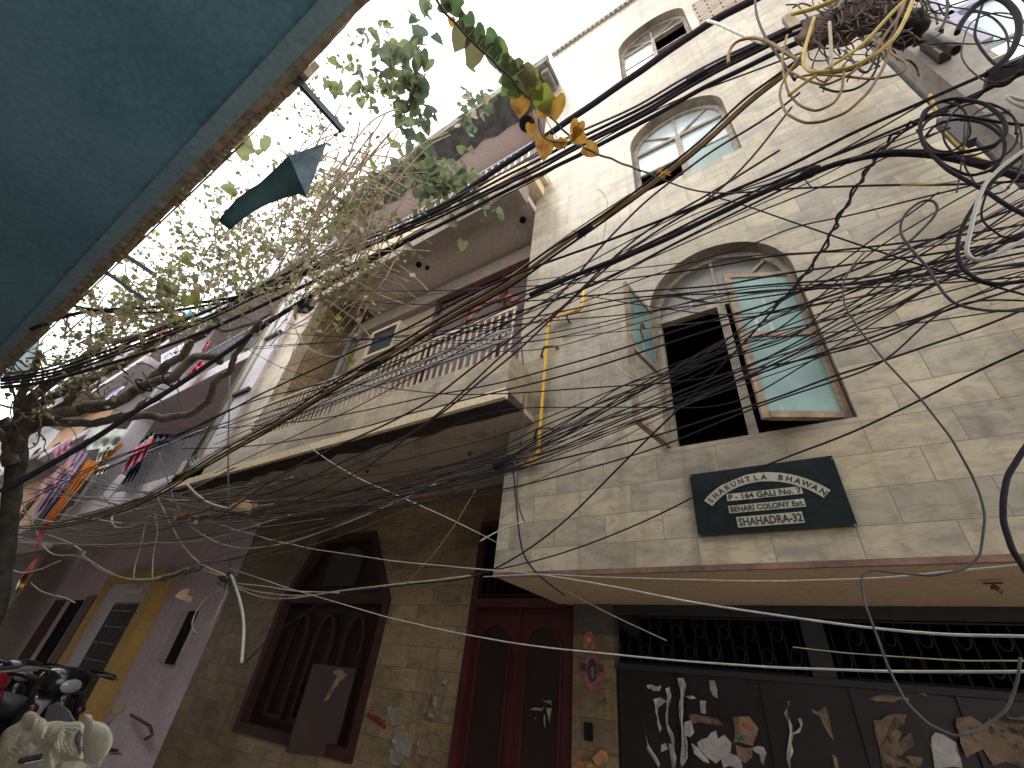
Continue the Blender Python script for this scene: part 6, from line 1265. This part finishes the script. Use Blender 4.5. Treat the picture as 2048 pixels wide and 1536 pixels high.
# ---------------------------------------------------------------- scooters
GLOSSK = solid('black_gloss_paint', (.012, .012, .015), .18, var=.2, spec=.6, bs=0)
def scooter(lab, at, yaw, body, seatm, s=1.0, glass=None, mirrors=False):
    r = thing('scooter', lab, 'scooter', (0, 0, 0)); rub = solid('tyre_rubber', (.02, .02, .02), .8)
    def E(name, c, rx, ry, rz, mat, par=None, power=1.0, sub=3):
        bm = bmesh.new(); bmesh.ops.create_icosphere(bm, subdivisions=sub, radius=1)
        for v in bm.verts: v.co = Vector((math.copysign(abs(v.co.x)**power, v.co.x)*rx, math.copysign(abs(v.co.y)**power, v.co.y)*ry, math.copysign(abs(v.co.z)**power, v.co.z)*rz))+Vector(c)
        me = bpy.data.meshes.new(name); bm.to_mesh(me); bm.free(); me.materials.append(mat)
        for p in me.polygons: p.use_smooth = True
        o = bpy.data.objects.new(name, me); C.objects.link(o); o.parent = par or r; return o
    for x in (0, -1.25):
        m_ = MB(); pr = [(.16, -.045), (.21, -.05), (.245, -.03), (.25, 0), (.245, .03), (.21, .05), (.16, .045)]; m_.lathe((x, 0, .25), pr, Vector((0, 1, 0)), 20); w_ = m_.build('wheel', rub, r, smooth=True)
        m_ = MB(); m_.lathe((x, 0, .25), [(.05, -.055), (.14, -.035), (.155, 0), (.14, .035), (.05, .055)], Vector((0, 1, 0)), 12); m_.build('rim', M_STEEL, w_)
    # leg shield: curved sheet
    m_ = MB(); NU, NV = 8, 8
    for j in range(NV+1):
        for i in range(NU+1):
            u = i/NU*2-1; v = j/NV; z = .34+.62*v; wd = .19+.05*math.sin(v*PI)-.03*v; m_.v.append((-.12-.16*v+.07*(1-u*u)+.06, u*wd, z))
    for j in range(NV):
        for i in range(NU): a = j*(NU+1)+i; m_.f.append((a, a+1, a+NU+2, a+NU+1))
    o = m_.build('front_apron', body, r, smooth=True); sm = o.modifiers.new('s', 'SOLIDIFY'); sm.thickness = .03
    E('fender', (0, 0, .36), .24, .075, .13, body, power=.8); E('nose', (-.10, 0, .70), .10, .09, .26, body, power=.8)
    E('head_cowl', (-.24, 0, 1.02), .14, .155, .10, body, power=.75); E('headlight', (-.145, 0, 1.01), .055, .095, .06, glass or solid('lamp_glass', (.3, .3, .33), .08, spec=.8, bs=0))
    m_ = MB(); m_.tube(spline([(-.36, -.38, 1.06), (-.30, -.2, 1.09), (-.26, 0, 1.08), (-.30, .2, 1.09), (-.36, .38, 1.06)], 5), .016, 8); hb = m_.build('handlebar', GLOSSK, r, smooth=True)
    for sg in (-1, 1):
        m_ = MB(); m_.tube([(-.325, sg*.26, 1.085), (-.365, sg*.40, 1.06)], .021, 8); m_.build('grip', rub, hb); m_ = MB(); m_.tube([(-.25, sg*.2, 1.08), (-.24, sg*.30, 1.075), (-.30, sg*.40, 1.05)], .007, 6); m_.build('brake_lever', M_STEEL, hb)
        if mirrors:
            m_ = MB(); m_.tube([(-.28, sg*.22, 1.09), (-.26, sg*.27, 1.2), (-.27, sg*.30, 1.26)], .006, 6); mo = m_.build('mirror', GLOSSK, r); E('mirror_shell', (-.27, sg*.32, 1.30), .02, .065, .05, GLOSSK, mo)
        E('indicator', (-.12, sg*.15, .86), .03, .035, .03, solid('smoked_lens', (.06, .01, .02), .2, bs=0))
    MB().box(-.72, -.2, -.17, .17, .28, .33).build('floorboard', rub, r, bevel=.01)
    E('rear_body', (-1.08, 0, .56), .42, .17, .24, body, power=.7); E('seat', (-1.05, 0, .80), .42, .15, .085, seatm, power=.75)
    E('tail_lamp', (-1.47, 0, .66), .04, .09, .05, solid('red_lens', (.4, .01, .03), .15, bs=0))
    # move everything
    R = Matrix.Rotation(yaw, 4, 'Z'); ref = R @ Vector((-.26*s, 0, 1.08*s)); loc = Vector((at.x-ref.x, at.y-ref.y, 0)); k = at.z/(1.08)
    r.location = loc; r.rotation_euler = (0, 0, yaw); r.scale = (s, s, s)
    def reset(o):
        for ch in o.children: ch.matrix_parent_inverse = Matrix(); reset(ch)
    reset(r); return r
BLKS = solid('black_seat_vinyl', (.02, .02, .022), .6)
scooter('black scooter with a wide glossy handlebar behind the cream covered one', aY(132, 1352, 1.9), math.radians(8), GLOSSK, BLKS, 1.22)
scooter('black scooter furthest back by the dark doorways', aY(45, 1330, 1.9), math.radians(5), GLOSSK, BLKS, 1.2)
CRM = plaster('cream_scooter_paint', (.58, .55, .44), (.44, .40, .30), scale=3, amt=.7, rough=.35, bs=.05)
sc3 = scooter('cream scooter draped in a crumpled cream cover at the bottom left corner', aY(190, 1462, 1.80), math.radians(20), CRM, CRM, .85)
def drape(c, rx, ry, rz, name, mat, par, seed):
    o = lump(Vector(c), rx, ry, rz, name, mat, None, seed)
    for v in o.data.vertices: v.co += noise.noise_vector(v.co*9)*.03+Vector((0, 0, .03*noise.noise(v.co*22)))
    mw = par.matrix_world.copy(); bpy.context.view_layer.update(); o.parent = par; o.matrix_parent_inverse = par.matrix_world.inverted(); return o
bpy.context.view_layer.update()
CRC = plaster('cream_cover_cloth', (.60, .57, .45), (.36, .33, .22), scale=5, amt=1., rough=.6, bs=.3)
def crumple(pts, Y, th, name, mat, par, seed, amp=.05, n=26):
    # cloth heaped over a shape: grid over the picked outline, bulging toward the lane with sharp folds
    c = aY(sum(p[0] for p in pts)/len(pts), sum(p[1] for p in pts)/len(pts), Y); rim = spline([aY(x, y, Y) for x, y in pts]+[aY(pts[0][0], pts[0][1], Y)], 5)[:-1]; m_ = MB(); R_ = 12; N_ = len(rim); back = (c-CAM).normalized()
    for side in (-1, 1):
        b0 = len(m_.v)
        for k in range(R_+1):
            t = k/R_
            for p in rim:
                q = c.lerp(p, t); h = math.sqrt(max(0, 1-t*t))*th; f = noise.noise(q*3.5+Vector((seed, 0, 0))); g = abs(noise.noise(q*5.5+Vector((0, seed, 0))))
                m_.v.append(tuple(q+back*side*(h*(1+.3*f)) - back*(g*amp*2*(1-t**4)) + Vector((0, 0, f*amp*.6))))
        for k in range(R_):
            for a in range(N_): b = (a+1) % N_; m_.f.append((b0+k*N_+a, b0+k*N_+b, b0+(k+1)*N_+b, b0+(k+1)*N_+a))
    o = m_.build(name, mat, None, smooth=False, weld=True); o.parent = par; o.matrix_parent_inverse = par.matrix_world.inverted(); return o
crumple([(-10,1500),(8,1462),(40,1440),(52,1424),(72,1420),(92,1432),(100,1444),(150,1442),(168,1456),(160,1485),(165,1520),(120,1522),(100,1555),(10,1560),(-5,1530)], 1.60, .14, 'cover', CRC, sc3, 3)
crumple([(150,1475),(165,1440),(172,1428),(184,1430),(188,1440),(212,1448),(226,1470),(222,1495),(205,1520),(180,1530),(158,1512)], 1.70, .10, 'front_cowl', CRM, sc3, 9, amp=.008)
m_ = MB(); q = spline([aY(x, y, 1.57) for x, y in ((158,1458),(164,1468),(165,1490),(160,1510),(153,1495),(148,1478),(158,1458))], 4); c = aY(157, 1484, 1.55); k0 = len(m_.v); m_.v += [tuple(v) for v in q]+[tuple(c)]; m_.f += [(k0+i, k0+i+1, k0+len(q)) for i in range(len(q)-1)]; o = m_.build('headlamp', solid('dark_lamp', (.12, .11, .14), .1, spec=.8, bs=0), None, smooth=True); o.parent = sc3; o.matrix_parent_inverse = sc3.matrix_world.inverted()
m_ = MB(); c = aY(235, 1418, 1.74); m_.lathe(c, [(.02, -.02), (.035, -.01), (.04, .01), (.03, .02)], Vector((.6, -.2, .1)), 14); m_.tube([c, aY(225, 1440, 1.74), aY(212, 1452, 1.74)], .008, 6); o = m_.build('mirror', plaster('tan_mirror_shell', (.2, .15, .10), (.1, .08, .06), scale=8), None); o.parent = sc3; o.matrix_parent_inverse = sc3.matrix_world.inverted()
m_ = MB(); q = [aY(x, y, 1.72) for x, y in ((88, 1438), (96, 1412), (112, 1404), (135, 1420), (152, 1450), (95, 1452))]; m_.prism(q, (0, .012, 0)); o = m_.build('grey_screen', solid('grey_plastic_screen', (.17, .18, .2), .35), None); o.parent = sc3; o.matrix_parent_inverse = sc3.matrix_world.inverted()
scooter('dark red scooter at the left edge behind the cream cover', aY(-40, 1372, 1.5), math.radians(150), solid('dark_red_paint', (.3, .015, .03), .3, spec=.6, bs=0), BLKS, 1.15)
# ---------------------------------------------------------------- camera, sun, world
cd = bpy.data.cameras.new('camera'); co = bpy.data.objects.new('camera', cd); C.objects.link(co)
cd.sensor_width = 36; cd.lens = FPX/2048*36; cd.clip_end = 500; cd.clip_start = .05
M = Matrix(((RC[0][0], -RC[1][0], -RC[2][0], CAM.x), (RC[0][1], -RC[1][1], -RC[2][1], CAM.y), (RC[0][2], -RC[1][2], -RC[2][2], CAM.z), (0, 0, 0, 1)))
co.matrix_world = M; bpy.context.scene.camera = co
EL, AZ = math.radians(62), math.radians(-150)      # sun high, behind the left shoulder, through thin cloud
sd = bpy.data.lights.new('sun', 'SUN'); sd.energy = .8; sd.angle = math.radians(25); sd.color = (1, .95, .87); so = bpy.data.objects.new('sun', sd); C.objects.link(so)
dv = Vector((math.sin(AZ)*math.cos(EL), math.cos(AZ)*math.cos(EL), math.sin(EL)))
so.rotation_euler = dv.to_track_quat('Z', 'Y').to_euler()
W = bpy.data.worlds.new('World'); bpy.context.scene.world = W; W.use_nodes = True; nt = W.node_tree; nt.nodes.clear()
sk = nt.nodes.new('ShaderNodeTexSky'); sk.sky_type = 'NISHITA'; sk.sun_disc = False; sk.sun_elevation = EL; sk.sun_rotation = AZ; sk.air_density = 1.5; sk.dust_density = 6
bg = nt.nodes.new('ShaderNodeBackground'); bg.inputs[1].default_value = .15; ow = nt.nodes.new('ShaderNodeOutputWorld')
tc = nt.nodes.new('ShaderNodeTexCoord'); nz = nd(nt, 'ShaderNodeTexNoise', Scale=1.5, Detail=5.0); nt.links.new(tc.outputs['Generated'], nz.inputs['Vector'])
cl_ = ramp(nt, nz.outputs[0], [(.3, (18, 17.8, 17.8)), (.7, (21, 20.6, 20.2))])
c = mixc(nt, .88, sk.outputs[0], cl_.outputs[0]); nt.links.new(c, bg.inputs[0]); nt.links.new(bg.outputs[0], ow.inputs[0])
sc = bpy.context.scene; sc.view_settings.view_transform = 'Standard'; sc.view_settings.look = 'None'; sc.view_settings.exposure = 0; sc.view_settings.gamma = 1
sc.render.engine = 'CYCLES'; sc.cycles.max_bounces = 6; sc.cycles.diffuse_bounces = 4; sc.cycles.use_denoising = True
